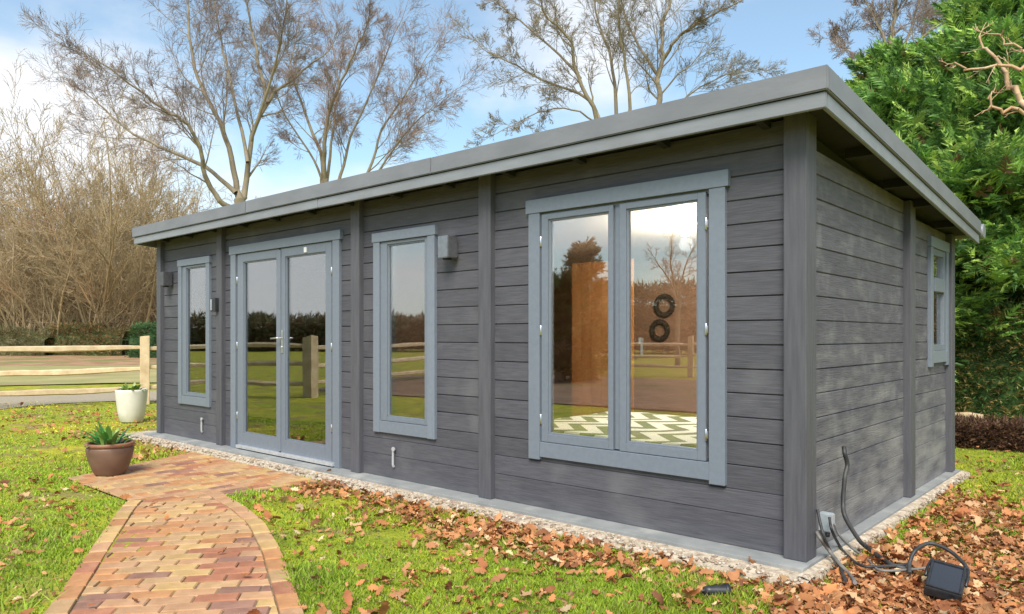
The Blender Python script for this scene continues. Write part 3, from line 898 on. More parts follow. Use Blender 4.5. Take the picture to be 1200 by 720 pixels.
def brick(poly, parent, ztop_, mat, tilt=True):
    if area(poly) < 0.0018 or len(poly) < 3: return
    cx = sum(p[0] for p in poly) / len(poly); cy_ = sum(p[1] for p in poly) / len(poly)
    bm_ = bmesh.new()
    dz = random.uniform(-0.003, 0.003)
    tx, ty = (random.uniform(-0.018, 0.018), random.uniform(-0.018, 0.018)) if tilt else (0, 0)
    def vz(p): return ztop_ + dz + (p[0] - cx) * tx + (p[1] - cy_) * ty
    def shrink(p, k):
        d = math.hypot(p[0] - cx, p[1] - cy_)
        q = max(0.0, 1 - k / max(d, 1e-4))
        return (cx + (p[0] - cx) * q, cy_ + (p[1] - cy_) * q)
    lo = [bm_.verts.new((p[0] - cx, p[1] - cy_, ztop_ - 0.045)) for p in poly]
    mi = [bm_.verts.new((p[0] - cx, p[1] - cy_, vz(p) - 0.006)) for p in poly]
    hi = [bm_.verts.new((shrink(p, 0.007)[0] - cx, shrink(p, 0.007)[1] - cy_, vz(p))) for p in poly]
    n = len(poly)
    bm_.faces.new(hi)
    for i in range(n):
        j = (i + 1) % n
        bm_.faces.new((lo[i], lo[j], mi[j], mi[i])); bm_.faces.new((mi[i], mi[j], hi[j], hi[i]))
    bmesh.ops.recalc_face_normals(bm_, faces=bm_.faces[:])
    me = bpy.data.meshes.new('brick'); bm_.to_mesh(me); bm_.free()
    o = link('brick', me, mat, parent)
    o.location = (cx, cy_, 0)

m_joint = noisy(M('mossy_sand_joint', 0.95), (0.17, 0.125, 0.07), (0.26, 0.19, 0.11), 25, bump=0.6, c3=(0.24, 0.22, 0.07), scale3=6)
BZ = -0.040
def bed(name, poly, label):
    b = B(); b.prism(poly, 'z', -0.2, BZ - 0.009)
    return tag(b.put(name, m_joint), label, kind='structure')

def brick_colour(kind=None):
    if kind == 'edge': return random.choices(BRICKS, (5, 4.5, 0.8, 1.5, 0.2, 2.0))[0]
    return random.choices(BRICKS, (5, 5, 2.0, 3.0, 0.8, 2.5))[0]

def lay(parent, region, origin, ang, L_=0.205, W_=0.103, joint=0.007, colour=None, holes=()):
    """running bond in a convex counter-clockwise region"""
    u = (math.cos(ang), math.sin(ang)); v = (-u[1], u[0])
    us = [(p[0] - origin[0]) * u[0] + (p[1] - origin[1]) * u[1] for p in region]
    vs2 = [(p[0] - origin[0]) * v[0] + (p[1] - origin[1]) * v[1] for p in region]
    r0, r1 = math.floor(min(vs2) / W_), math.ceil(max(vs2) / W_)
    for r in range(r0, r1):
        off = (r % 2) * L_ / 2 + random.uniform(-0.02, 0.02)
        for c in range(math.floor(min(us) / L_) - 1, math.ceil(max(us) / L_) + 1):
            a0 = c * L_ + off + joint / 2; a1 = a0 + L_ - joint
            b0 = r * W_ + joint / 2; b1 = b0 + W_ - joint
            q = [(origin[0] + a * u[0] + b * v[0], origin[1] + a * u[1] + b * v[1]) for a, b in ((a0, b0), (a1, b0), (a1, b1), (a0, b1))]
            for i in range(len(region)):
                q = clip_poly(q, region[i], region[(i + 1) % len(region)])
                if len(q) < 3: break
            if len(q) >= 3:
                # patches of burnt purple and of yellow bricks as laid
                cx = sum(p[0] for p in q) / len(q); cy_ = sum(p[1] for p in q) / len(q)
                n = float(vnoise(cx + 20, cy_ + 7, 2.6))
                cm = colour() if colour else (random.choice((BRICKS[4], BRICKS[2], BRICKS[5])) if n > 0.70 else brick_colour())
                brick(q, parent, BZ, cm)

def edge_row(parent, pts, w, L_=0.205, inward=1, joint=0.008):
    """bricks laid end to end along a polyline, w wide towards the inside"""
    P_ = [Vector(p) for p in pts]
    seg = []
    for a, b in zip(P_[:-1], P_[1:]): seg.append((a, b, (b - a).length))
    total = sum(s[2] for s in seg)
    def at_(s):
        for a, b, l in seg:
            if s <= l or (a, b, l) == seg[-1]:
                return a + (b - a) * (s / l), (b - a).normalized()
            s -= l
    k = 0
    while k * L_ + 0.05 < total:
        s0, s1 = k * L_ + joint / 2, min((k + 1) * L_, total) - joint / 2
        (a, da), (b, db) = at_(s0), at_(s1)
        na = Vector((-da.y, da.x)) * inward * w; nb = Vector((-db.y, db.x)) * inward * w
        q = [tuple(a), tuple(b), tuple(b + nb), tuple(a + na)]
        brick(q, parent, BZ + 0.004, brick_colour('edge'))
        k += 1

# the apron before the doors: courses square to the building
AP = [(-5.80, -1.70), (-4.13, -1.70), (-4.02, -0.30), (-6.40, -0.30)]
apron = bed('brick_apron', AP, 'reddish brick apron laid square to the building before the doors')
WE = 0.105
lay(apron, [(-5.83, -1.70 + WE), (-4.28, -1.70 + WE), (-4.12, -1.1), (-4.02, -0.30), (-6.40, -0.30)], (-6.1, -1.6), R(90))
edge_row(apron, [(-5.80, -1.70), (-4.43, -1.70)], WE, inward=1)

# the garden path that curves in from the viewer
rp = [(-0.05, -2.80), (-0.75, -2.46), (-1.493, -2.098), (-2.391, -1.662), (-3.085, -1.368), (-3.65, -1.215), (-4.121, -1.122)]
lp = [(-4.433, -1.716), (-4.193, -1.867), (-2.361, -2.867), (-1.0, -3.61)]
path = bed('brick_path', rp + lp, 'multicoloured brick path with an edging course leading to the doors')
def offset_pts(pts, d):
    o = []
    for i, p in enumerate(pts):
        a = Vector(pts[max(i - 1, 0)]); b = Vector(pts[min(i + 1, len(pts) - 1)])
        t = (b - a).normalized(); o.append((p[0] - t.y * d, p[1] + t.x * d))
    return o
ri, li = offset_pts(rp, WE), offset_pts(lp, WE)
dirc = onz(330, 684, BZ) - onz(180, 692, BZ)
ang = math.atan2(dirc[1], dirc[0])
lay(path, ri + li, tuple(onz(180, 692, BZ)[:2]), ang)
edge_row(path, rp, WE - 0.006, inward=1)
edge_row(path, lp, WE - 0.006, inward=1)
PATHPOLY = rp + lp

# =================================================================== POTS
def leaf_blade(length, width, bend, n=5):
    """curved tapering leaf as (verts, faces); grows along +x then arches over"""
    v = []; f = []
    a = 0; x = 0; z = 0
    for i in range(n + 1):
        t = i / n
        wd = width * math.sin(math.pi * min(1, 0.12 + 0.88 * t)) ** 0.7 if t < 1 else 0.0005
        v += [(x, -wd / 2, z + 0.12 * wd), (x, 0, z), (x, wd / 2, z + 0.12 * wd)]
        x += length / n * math.cos(a); z += length / n * math.sin(a)
        a -= bend / n
    for i in range(n):
        for k in range(2):
            q = i * 3 + k
            f.append((q, q + 1, q + 4, q + 3))
    return np.array(v), np.array(f)

def rot_z(v, a): c, s = math.cos(a), math.sin(a); return np.stack([v[:, 0] * c - v[:, 1] * s, v[:, 0] * s + v[:, 1] * c, v[:, 2]], -1)
def rot_y(v, a): c, s = math.cos(a), math.sin(a); return np.stack([v[:, 0] * c - v[:, 2] * s, v[:, 1], v[:, 0] * s + v[:, 2] * c], -1)

def leaves_for(par, n, z0, spread, lmin, lmax, wid, tones, elev=(0.5, 1.35), bend=(0.5, 1.4), r=random.Random(3)):
    for i in range(n):
        v, f = leaf_blade(r.uniform(lmin, lmax), wid * r.uniform(0.7, 1.2), r.uniform(*bend))
        v = rot_y(v, r.uniform(*elev)); a = r.uniform(0, 6.283); v = rot_z(v, a)
        q = spread * math.sqrt(r.random()); v = v + np.array([q * math.cos(a), q * math.sin(a), z0])
        t = np.array(r.choice(tones)) * r.uniform(0.75, 1.25)
        link('leaf', np_mesh('leaf', v, f, np.tile(t, (len(v), 1)), True), m_plant, par)

p = onz(123, 557, BZ)
pot = empty('plant_pot', (p[0] - 0.02, p[1] + 0.05, BZ))
tag(pot, 'round brown pot with a green strappy plant on the brick apron', 'plant pot')
b = B(); b.lathe([(0.0, 0.0), (0.118, 0.0), (0.125, 0.01), (0.150, 0.06), (0.178, 0.14), (0.192, 0.205), (0.193, 0.235), (0.187, 0.255), (0.172, 0.255), (0.168, 0.235), (0.165, 0.20), (0.0, 0.195)], n=40); b.put('bowl', m_terracotta, pot)
b = B(); b.lathe([(0.186, 0.252), (0.199, 0.258), (0.201, 0.278), (0.195, 0.288), (0.176, 0.288), (0.170, 0.276), (0.171, 0.25)], n=40); b.put('rim', m_rim, pot)
b = B(); b.lathe([(0.0, 0.246), (0.08, 0.252), (0.170, 0.243), (0.170, 0.22), (0.0, 0.22)], n=24); b.put('soil', m_soil, pot)
leaves_for(pot, 46, 0.24, 0.10, 0.13, 0.27, 0.045, [(0.06, 0.20, 0.035), (0.10, 0.28, 0.05), (0.045, 0.15, 0.035), (0.20, 0.34, 0.07)], elev=(0.45, 1.5))
p = onz(150, 495, GZ)
pot = empty('plant_pot', (p[0], p[1] + 0.05, GZ + 0.006))
tag(pot, 'tall cream pot with yellow green foliage by the far corner of the building', 'plant pot')
b = B(); b.lathe([(0.0, 0.0), (0.145, 0.0), (0.155, 0.012), (0.185, 0.15), (0.207, 0.34), (0.214, 0.44), (0.214, 0.465), (0.205, 0.472), (0.192, 0.468), (0.188, 0.42), (0.0, 0.41)], n=40); b.put('bowl', m_whitepot, pot)
b = B(); b.lathe([(0.0, 0.448), (0.1, 0.452), (0.19, 0.445), (0.19, 0.415), (0.0, 0.415)], n=24); b.put('soil', m_soil, pot)
leaves_for(pot, 70, 0.44, 0.13, 0.07, 0.17, 0.055, [(0.20, 0.30, 0.05), (0.28, 0.36, 0.06), (0.12, 0.24, 0.04)], elev=(0.3, 1.5), r=random.Random(9))

# =================================================================== WALL LIGHTS, CABLES, LITTER OF THINGS
def wall_light(x, z, label, mat, s=1.0):
    o = empty('wall_light', (x, BY, z)); tag(o, label, 'wall light', 'lights on the front wall')
    B().box(-0.045 * s, 0.045 * s, -0.018, 0.004, -0.07 * s, 0.07 * s, 0.003).put('back_plate', mat, o)
    b = B(); b.prism([(-0.058 * s, -0.125), (0.058 * s, -0.125), (0.058 * s, -0.02), (-0.058 * s, -0.02)], 'z', -0.085 * s, 0.085 * s)
    bmesh.ops.bevel(b.bm, geom=b.bm.edges[:], offset=0.006, segments=2, affect='EDGES'); b.put('housing', mat, o)
    b = B(); b.lathe([(0.0, 0), (0.034, 0.0), (0.036, 0.012)], (0, -0.075, -0.096 * s), 16); b.put('lens', m_gap, o)
    return o
m_steelbox = noisy(M('satin_steel', 0.38, metallic=0.85), (0.30, 0.30, 0.31), (0.36, 0.36, 0.37), 30)
m_graph = noisy(M('graphite_metal', 0.45, metallic=0.3), (0.07, 0.07, 0.075), (0.1, 0.1, 0.105), 30)
wall_light(-2.735, 1.885, 'satin steel box light right of the middle narrow window', m_steelbox)
wall_light(-7.68, 1.89, 'dark box light beside the far narrow window', m_graph)
o = empty('key_safe', (-6.455, 0.0, 1.545)); tag(o, 'small black and steel key box on the post left of the doors', 'key box')
B().box(-0.05, 0.05, -0.045, 0.002, -0.075, 0.075, 0.008).put('housing', m_blackpl, o)
B().box(-0.046, -0.012, -0.052, -0.0445, -0.06, 0.06, 0.003).put('front_plate', m_metal, o)

def cable(name, pts, r, label, mat=None, cat='cable'):
    b = B(); b.tube(spline(pts, 8), r, 8)
    return tag(b.put(name, mat or m_cable), label, cat)
gz = GZ + 0.055
cable('conduit', [onx(989, 524, 0.0), onx(990, 532, 0.012), onx(993, 545, 0.022), onx(990, 560, 0.02), onx(988, 590, 0.022), onx(991, 607, 0.05), onz(1006, 632, 0.04), onz(1014, 640, 0.0), onz(1022, 646, GZ + 0.05), onz(1045, 662, GZ + 0.05), onz(1070, 668, GZ + 0.04)],
      0.013, 'black conduit bent up the end wall beside the corner post', cat='conduit')
cc = [([(959, 596, .03), (963, 615, .05), (972, 640, .07)], [(983, 662), (990, 682)], 'black cable hanging closest to the corner post'),
      ([(957, 622, .03), (964, 634, .06), (974, 648, .08)], [(988, 664), (1003, 676)], 'grey cable arching low at the corner post')]
def gpt(px, py, z=gz): q = onz(px, py, z); return (q[0], q[1], q[2])
def air(px, py, x): q = onx(px, py, x); return (q[0], q[1], q[2])
cable('loose_cable', [air(958, 597, 0.01), air(961, 612, 0.03), air(966, 630, 0.06), gpt(975, 650, -0.0), gpt(984, 664, -0.02), gpt(991, 681)], 0.008, 'thin black cable hanging closest to the corner post')
cable('loose_cable', [air(957, 624, 0.01), air(962, 632, 0.04), gpt(972, 646, 0.03), gpt(983, 660, 0.0), gpt(996, 674, -0.03), gpt(1002, 683)], 0.010, 'grey cable looping low from the foot of the corner post', m_cable2)
cable('loose_cable', [air(972, 607, 0.02), air(975, 622, 0.05), gpt(984, 640, 0.0), gpt(994, 652, -0.03), gpt(1010, 663), gpt(1035, 664), gpt(1066, 661)], 0.008, 'black cable running from the pale junction box into the leaves')
cable('loose_cable', [air(978, 614, 0.03), air(984, 628, 0.05), gpt(998, 642, 0.0), gpt(1016, 655, -0.03), gpt(1030, 668), gpt(1062, 668), gpt(1098, 664)], 0.007, 'thin grey cable lying straight across the leaves', m_cable2)
cable('loose_cable', [gpt(1066, 672), gpt(1066, 660, 0.03), gpt(1073, 645, 0.09), gpt(1088, 637, 0.11), gpt(1106, 642, 0.10), gpt(1122, 653, 0.07), gpt(1134, 668, 0.04), gpt(1130, 680, 0.02)], 0.010, 'black cable in a raised loop behind the floodlight')
o = empty('junction_box', tuple(onx(972, 612, 0.0))); tag(o, 'small pale junction box low on the end wall by the cables', 'junction box')
B().box(-0.052, 0.018, -0.028, 0.028, -0.05, 0.05, 0.006).put('box', noisy(M('pale_grey_plastic', 0.5), (0.28, 0.32, 0.34), (0.38, 0.42, 0.44), 20), o)
B().box(0.0185, 0.023, -0.024, 0.024, -0.045, 0.045, 0.002).put('lid', m_greypl, o)
B().lathe([(0.012, -0.085), (0.014, -0.062)], (-0.01, 0, 0), 10).put('gland', m_blackpl, o)

# floodlight lying on its back in the leaves
q = onz(1108, 706, GZ)
o = empty('floodlight', (q[0], q[1], GZ + 0.10)); tag(o, 'flat black floodlight lying tilted in the fallen leaves', 'floodlight')
o.rotation_euler = (R(17), R(8), YAW + R(-34)); o.scale = (1.12, 1.12, 1.1)
B().box(-0.068, 0.068, -0.105, 0.105, -0.022, 0.018, 0.008).put('body', m_blackpl, o)
b = B()
frame4(b, -0.064, 0.064, -0.1, 0.1, 0.009, 0, 0, 0) if False else None
for x0_, x1_, y0_, y1_ in ((-0.064, -0.055, -0.1, 0.1), (0.055, 0.064, -0.1, 0.1), (-0.0545, 0.0545, 0.091, 0.1), (-0.0545, 0.0545, -0.1, -0.091)):
    b.box(x0_, x1_, y0_, y1_, 0.0185, 0.026, 0.002)
b.put('bezel', m_blackpl, o)
B().box(-0.054, 0.054, -0.09, 0.09, 0.0185, 0.021).put('lens', M('dark_lens', 0.12, (0.02, 0.025, 0.035)), o)
b = B()
for k in range(7): b.box(-0.055 + k * 0.017, -0.050 + k * 0.017, -0.08, 0.08, -0.034, -0.0215)
b.put('heat_fin', m_blackpl, o)
b = B(); b.tube([(-0.074, 0, 0), (-0.076, 0.06, 0.002), (-0.07, 0.125, 0.006), (0.07, 0.125, 0.006), (0.076, 0.06, 0.002), (0.074, 0, 0)], 0.006, 6); b.put('bracket', m_blackpl, o)

q = onz(838, 701, GZ)
o = empty('ground_spotlight', (q[0], q[1], GZ + 0.035)); tag(o, 'little black spotlight head lying in the grass before the slab corner', 'spotlight')
o.rotation_euler = (R(6), R(4), YAW + R(8))
B().lathe([(0.0, -0.058), (0.018, -0.056), (0.024, -0.03), (0.028, 0.03), (0.033, 0.052), (0.033, 0.058), (0.0, 0.058)], n=20, axis='x').put('body', m_blackpl, o)
B().lathe([(0.034, 0.046), (0.037, 0.05), (0.037, 0.066), (0.031, 0.066)], n=20, axis='x').put('bezel', m_blackpl, o)
b = B(); b.tube(spline([(-0.055, 0, 0), (-0.08, 0.01, -0.01), (-0.11, 0.03, -0.025)], 5), 0.005, 6); b.put('lead', m_cable, o)

# ---------------------------------------------------------------- things indoors
bed_o = empty('bed', (-1.5, 1.15, 0.05)); tag(bed_o, 'bed with a green and white zigzag cover just inside the wide window', 'bed')
m_zig = M('green_white_zigzag', 0.8, (0.7, 0.7, 0.68))
def _zig():
    t = m_zig.node_tree; b = t.nodes['Principled BSDF']; N = t.nodes.new; L = t.links.new
    tc = N('ShaderNodeTexCoord'); sp = N('ShaderNodeSeparateXYZ'); L(tc.outputs['Object'], sp.inputs[0])
    def math_(op, a, b_=None):
        m = N('ShaderNodeMath'); m.operation = op
        for k, q in enumerate((a, b_)):
            if q is None: continue
            if isinstance(q, (int, float)): m.inputs[k].default_value = q
            else: L(q, m.inputs[k])
        return m.outputs[0]
    tri = math_('PINGPONG', math_('ADD', sp.outputs['Y'], 0.12), 0.27)
    s = math_('ADD', sp.outputs['X'], math_('MULTIPLY', tri, 1.0))
    fr = math_('FRACT', math_('MULTIPLY', s, 3.7))
    st = math_('GREATER_THAN', fr, 0.52)
    mx = N('ShaderNodeMix'); mx.data_type = 'RGBA'; L(st, mx.inputs[0])
    mx.inputs[6].default_value = (0.80, 0.80, 0.79, 1); mx.inputs[7].default_value = (0.12, 0.14, 0.115, 1)
    L(mx.outputs[2], b.inputs['Base Color'])
_zig()
B().box(-1.0, 1.15, -0.80, 0.80, 0.08, 0.26, 0.02).put('base', m_pine, bed_o)
for sx, sy in ((-0.92, -0.72), (-0.92, 0.72), (1.05, -0.72), (1.05, 0.72)):
    B().box(sx - 0.04, sx + 0.04, sy - 0.04, sy + 0.04, 0.0, 0.079).put('leg', m_pine, bed_o)
B().box(-0.99, 1.14, -0.79, 0.79, 0.262, 0.42, 0.05).put('mattress', m_whitepl, bed_o)
gx, gy = np.meshgrid(np.linspace(-1.06, 1.20, 60), np.linspace(-0.86, 0.86, 46))
ed = np.maximum(np.abs(gx - 0.07) - 1.06, np.abs(gy) - 0.79)
gzz = 0.435 + 0.02 * vnoise(gx + 5, gy + 5, 3.0) - np.clip(ed, 0, 1) * 3.0
ii = np.arange(gx.size).reshape(gx.shape)
link('cover', np_mesh('cover', np.stack([gx, gy, gzz], -1).reshape(-1, 3), np.stack([ii[:-1, :-1], ii[:-1, 1:], ii[1:, 1:], ii[1:, :-1]], -1).reshape(-1, 4), smooth=True), m_zig, bed_o)
for k, yy in enumerate((-0.38, 0.38)):
    b = B(); b.box(0.62, 1.05, yy - 0.3, yy + 0.3, 0.47, 0.60, 0.05); b.put('pillow', m_whitepl, bed_o)
m_wreath = noisy(M('dark_twig_wreath', 0.9), (0.03, 0.02, 0.012), (0.08, 0.05, 0.03), 40, bump=0.6)
for (wx, wz, rr, lb) in ((-2.905, 1.265, 0.098, 'dark twig wreath hanging on the brown wall, the lower of two'), (-2.845, 1.545, 0.105, 'dark twig wreath hanging on the brown wall, the upper of two')):
    b = B()
    for s in range(4):
        ph = s * 1.57
        b.tube([(wx + (rr + 0.018 * math.cos(5 * a + ph)) * math.cos(a), IY1 - 0.03 + 0.016 * math.sin(5 * a + ph), wz + (rr + 0.018 * math.cos(5 * a + ph)) * math.sin(a)) for a in np.linspace(0, 2 * math.pi, 48, endpoint=False)], 0.014, 6, True)
    tag(b.put('wreath', m_wreath), lb, 'wreath', 'wreaths on the inside wall')
# lit ceiling lamp
lp_ = at(803, 265, 6.4)
lamp = empty('ceiling_lamp', (lp_[0], lp_[1], 2.11)); tag(lamp, 'lit round lamp hanging under the ceiling behind the wide window', 'lamp')
b = B(); b.tube([(0, 0, 0.16), (0, 0, 0.06)], 0.006, 6); b.put('cord', m_blackpl, lamp)
m_glow = M('lamp_glow', 0.5, (1, 0.8, 0.55)); bs = m_glow.node_tree.nodes['Principled BSDF']
bs.inputs['Emission Color'].default_value = (1.0, 0.74, 0.42, 1); bs.inputs['Emission Strength'].default_value = 28
b = B(); b.lathe([(0.0, -0.055), (0.03, -0.046), (0.052, -0.018), (0.055, 0.01), (0.04, 0.042), (0.016, 0.06), (0.0, 0.062)], n=20); b.put('globe', m_glow, lamp)
pl = bpy.data.lights.new('lamp_light', 'POINT'); pl.energy = 75; pl.color = (1.0, 0.95, 0.90); pl.shadow_soft_size = 0.06
po = bpy.data.objects.new('lamp_light', pl); po.parent = lamp; po.location = (0, 0, -0.12); COL.objects.link(po)

# =================================================================== FENCE
def cleft_rail(p0, p1, r, seed):
    rr = random.Random(seed); p0 = Vector(p0); p1 = Vector(p1)
    pts = []; rad = []
    sag = rr.uniform(-0.05, 0.03); bow = rr.uniform(-0.04, 0.04)
    nrm = Vector((p1.y - p0.y, p0.x - p1.x, 0)).normalized()
    for i in range(11):
        t = i / 10; q = p0.lerp(p1, t)
        k = math.sin(math.pi * t)
        pts.append(q + Vector((0, 0, sag * k + rr.uniform(-0.006, 0.006))) + nrm * (bow * k + rr.uniform(-0.005, 0.005)))
        rad.append(r * (0.62 + 0.45 * k ** 0.6) * rr.uniform(0.93, 1.07))
    b = B(); b.tube(pts, rad, 5)
    for f in b.bm.faces: f.smooth = False
    return b.mesh('rail')
FP = [np.array(q) for q in ((-12.0, 4.05), (-12.76, 1.80), (-13.95, -0.75), (-13.6, -3.55), (-11.75, -4.55), (-13.1, -7.6), (-14.4, -10.3), (-14.9, -13.2), (-12.6, -15.2), (-9.6, -16.6), (-6.4, -17.4))]
FLAB = ['pale post and rail fence bay running behind the far corner of the building', 'pale three-rail fence bay in view across the lawn', 'fence bay beyond the left edge of the lawn',
        'fence bay turning in towards the lawn', 'fence bay mirrored in the door glass', 'fence bay mirrored in the middle narrow window', 'fence bay far down the garden', 'fence bay at the bottom corner of the garden', 'fence bay across the bottom of the garden', 'last fence bay across the bottom of the garden']
for i, (a, c) in enumerate(zip(FP[:-1], FP[1:])):
    zg = GZ
    o = empty('rail_fence', (a[0], a[1], zg)); tag(o, FLAB[i], 'fence', 'post and rail fence bays')
    d = c - a
    def post(q, wd, h):
        b = B(); b.box(q[0] - wd / 2, q[0] + wd / 2, q[1] - wd * 0.42, q[1] + wd * 0.42, -0.1, h, 0.012)
        bmesh.ops.rotate(b.bm, verts=b.bm.verts[:], cent=(q[0], q[1], 0), matrix=Matrix.Rotation(math.atan2(d[1], d[0]), 3, 'Z'))
        for v in b.bm.verts:
            if v.co.z > h - 0.03: v.co.z += (v.co.x - q[0]) * 0.25
        return b.put('post', m_fence, o)
    post((0.0, 0.0), 0.16 if i != 4 else 0.26, 1.24 + random.uniform(-0.02, 0.03))
    for k, hgt in enumerate((0.30, 0.66, 1.03)):
        j0, j1 = random.uniform(-0.03, 0.03), random.uniform(-0.03, 0.03)
        if i == 1: j0, j1 = ((0.0, -0.03), (0.0, -0.045), (0.02, 0.0))[k]
        link('rail', cleft_rail((d[0] * 0.01, d[1] * 0.01, hgt + j0), (d[0] * 0.99, d[1] * 0.99, hgt + j1), 0.055, i * 7 + k), m_fence, o)

# =================================================================== TREES
def tubes(segs, sides):
    """segs: array (n,8) p0 p1 r0 r1 -> verts, quads"""
    s = np.asarray(segs, dtype=np.float64)
    p0, p1, r0, r1 = s[:, :3], s[:, 3:6], s[:, 6], s[:, 7]
    t = p1 - p0
    t /= np.linalg.norm(t, axis=1, keepdims=True) + 1e-9
    ref = np.where(np.abs(t[:, 2:3]) > 0.9, np.array([[1.0, 0, 0]]), np.array([[0, 0, 1.0]]))
    u = np.cross(t, ref); u /= np.linalg.norm(u, axis=1, keepdims=True) + 1e-9
    w = np.cross(t, u)
    p1 = p1 + t * (r1 * 0.45)[:, None]; p0 = p0 - t * (r0 * 0.25)[:, None]     # joints overlap at bends
    n = len(s); V = np.zeros((n, 2 * sides, 3))
    for k in range(sides):
        a = 2 * math.pi * k / sides
        o = u * math.cos(a) + w * math.sin(a)
        V[:, k] = p0 + o * r0[:, None]; V[:, sides + k] = p1 + o * r1[:, None]
    base = (np.arange(n) * 2 * sides)[:, None]
    F = []
    for k in range(sides):
        j = (k + 1) % sides
        F.append(np.concatenate([base + k, base + j, base + sides + j, base + sides + k], 1))
    return V.reshape(-1, 3), np.concatenate(F, 0)

def joined(groups):
    v = []; f = []; o = 0
    for segs, sides in groups:
        if len(segs) == 0: continue
        a, b = tubes(segs, sides); v.append(a); f.append(b + o); o += len(a)
    return np.concatenate(v), np.concatenate(f)

def grow(rr, p, d, length, r, lvl, store, upw, kids, ratio, wander=0.16, thin=0.008):
    nseg = (6, 5, 4, 2, 1)[min(lvl, 4)]
    st = length / nseg
    d = d / np.linalg.norm(d)
    pts = [p.copy()]; dirs = [d.copy()]; rad = [r]
    for i in range(nseg):
        d = d + rr.normal(0, wander, 3) + np.array([0, 0, upw])
        d /= np.linalg.norm(d)
        p = p + d * st
        pts.append(p.copy()); dirs.append(d.copy()); rad.append(max(thin * 0.6, r * (1 - 0.78 * (i + 1) / nseg)))
    for i in range(nseg):
        store[min(lvl, 4)].append((*pts[i], *pts[i + 1], rad[i], rad[i + 1]))
    if lvl >= 4 or lvl - 0 >= len(kids): return
    branches(rr, pts, dirs, rad, length, lvl, store, upw, kids, ratio, wander, thin)

def branches(rr, pts, dirs, rad, length, lvl, store, upw, kids, ratio, wander, thin, t0=0.22):
    n = kids[lvl] if lvl < len(kids) else 0
    m = len(pts) - 1
    for k in range(n):
        t = t0 + (1 - t0) * (k + rr.random()) / n
        x = min(t * m, m - 0.001); i = int(x); fr = x - i
        p = pts[i] * (1 - fr) + pts[i + 1] * fr
        d = dirs[i]
        s = rr.normal(0, 1, 3); s -= d * (s @ d); s /= np.linalg.norm(s) + 1e-9
        ang = rr.uniform(0.35, 0.80)
        nd = d * math.cos(ang) + s * math.sin(ang)
        nl = length * ratio * (1.0, 1.12, 1.35, 1.5)[min(lvl, 3)] * rr.uniform(0.65, 1.25) * (1.15 - 0.55 * t)
        nr = max(thin, (rad[i] * (1 - fr) + rad[i + 1] * fr) * rr.uniform(0.30, 0.50))
        grow(rr, p, nd, nl, nr, lvl + 1, store, upw, kids, ratio, wander, thin)

def bare_tree(name, label, base, limbs, seed, kids=(9, 7, 6, 4), ratio=0.50, bark=None, twig=None, thin=0.0055, group=None, spread=1.0, slim=0.74):
    """limbs: list of (polyline of world points, start radius, end radius, n side branches)"""
    rr = np.random.default_rng(seed)
    store = [[] for _ in range(5)]
    tr = []
    for pts, r0, r1, nb in limbs:
        pts = [np.array(q, float) for q in spline(pts, 4)]
        m = len(pts) - 1
        for i in range(1, m): pts[i] = pts[i] + rr.normal(0, 0.02, 3)
        rad = [slim * (r0 + (r1 - r0) * (i / m) ** 0.7) for i in range(m + 1)]
        dirs = [(pts[min(i + 1, m)] - pts[max(i - 1, 0)]) for i in range(m + 1)]
        dirs = [q / np.linalg.norm(q) for q in dirs]
        for i in range(m): tr.append((*pts[i], *pts[i + 1], rad[i], rad[i + 1]))
        e_ = pts[-1] + dirs[-1] * rad[-1] * 2.2
        tr.append((*pts[-1], *e_, rad[-1], rad[-1] * 0.05))
        ln = sum(np.linalg.norm(pts[i + 1] - pts[i]) for i in range(m))
        nb = int(nb * 1.5)
        if nb:
            kk = (nb,) + tuple(kids[1:])
            branches(rr, pts, dirs, rad, ln * 0.62 * spread, 0, store, 0.05, kk, ratio, 0.15, thin, 0.25)
            # the limb's own tip carries on
            grow(rr, pts[-1], dirs[-1], ln * 0.30, r1 * slim, 1, store, 0.04, kk, ratio, 0.15, thin)
    o = empty(name, tuple(base)); tag(o, label, 'tree', group)
    b0 = np.array(base)
    v, f = joined([(tr, 8), (store[0], 6), (store[1], 5)])
    link('trunk', np_mesh('trunk', v - b0, f, smooth=True), bark or m_bark, o)
    v, f = joined([(store[2], 4), (store[3], 3), (store[4], 3)])
    link('crown', np_mesh('crown', v - b0, f), twig or m_twig, o)
    return o

def limb(depth, pts, dd=0.0):
    n = len(pts) - 1
    return [tuple(at(x, y, depth + dd * i / max(n, 1))) for i, (x, y) in enumerate(pts)]

D1 = 27.0
base1 = at(281, 394, D1); base1[2] = GZ
l1 = [([tuple(base1), tuple(at(282, 300, D1)), tuple(at(281, 236, D1))], 0.36, 0.27, 0),
      (limb(D1, [(281, 240), (278, 224), (268, 172), (252, 132), (232, 92), (222, 44), (220, 4), (216, -40)], 2.0), 0.19, 0.035, 10),
      (limb(D1, [(281, 246), (262, 240), (243, 212), (236, 180), (220, 148), (192, 128), (160, 104), (118, 74)], -3.0), 0.17, 0.03, 10),
      (limb(D1, [(281, 240), (287, 224), (296, 160), (316, 116), (340, 96), (368, 72)], 1.5), 0.20, 0.04, 9),
      (limb(D1 + 0.8, [(314, 120), (304, 80), (296, 40), (288, 0), (276, -45)], 1.0), 0.11, 0.03, 8),
      (limb(D1, [(276, 226), (240, 196), (188, 172), (148, 152), (116, 122), (92, 104)], 2.5), 0.13, 0.025, 9),
      (limb(D1, [(290, 190), (276, 120), (262, 60), (250, 0), (246, -40)], 4.0), 0.10, 0.025, 7),
      (limb(D1, [(294, 165), (320, 84), (330, 40), (338, -20)], -2.0), 0.09, 0.02, 7)]
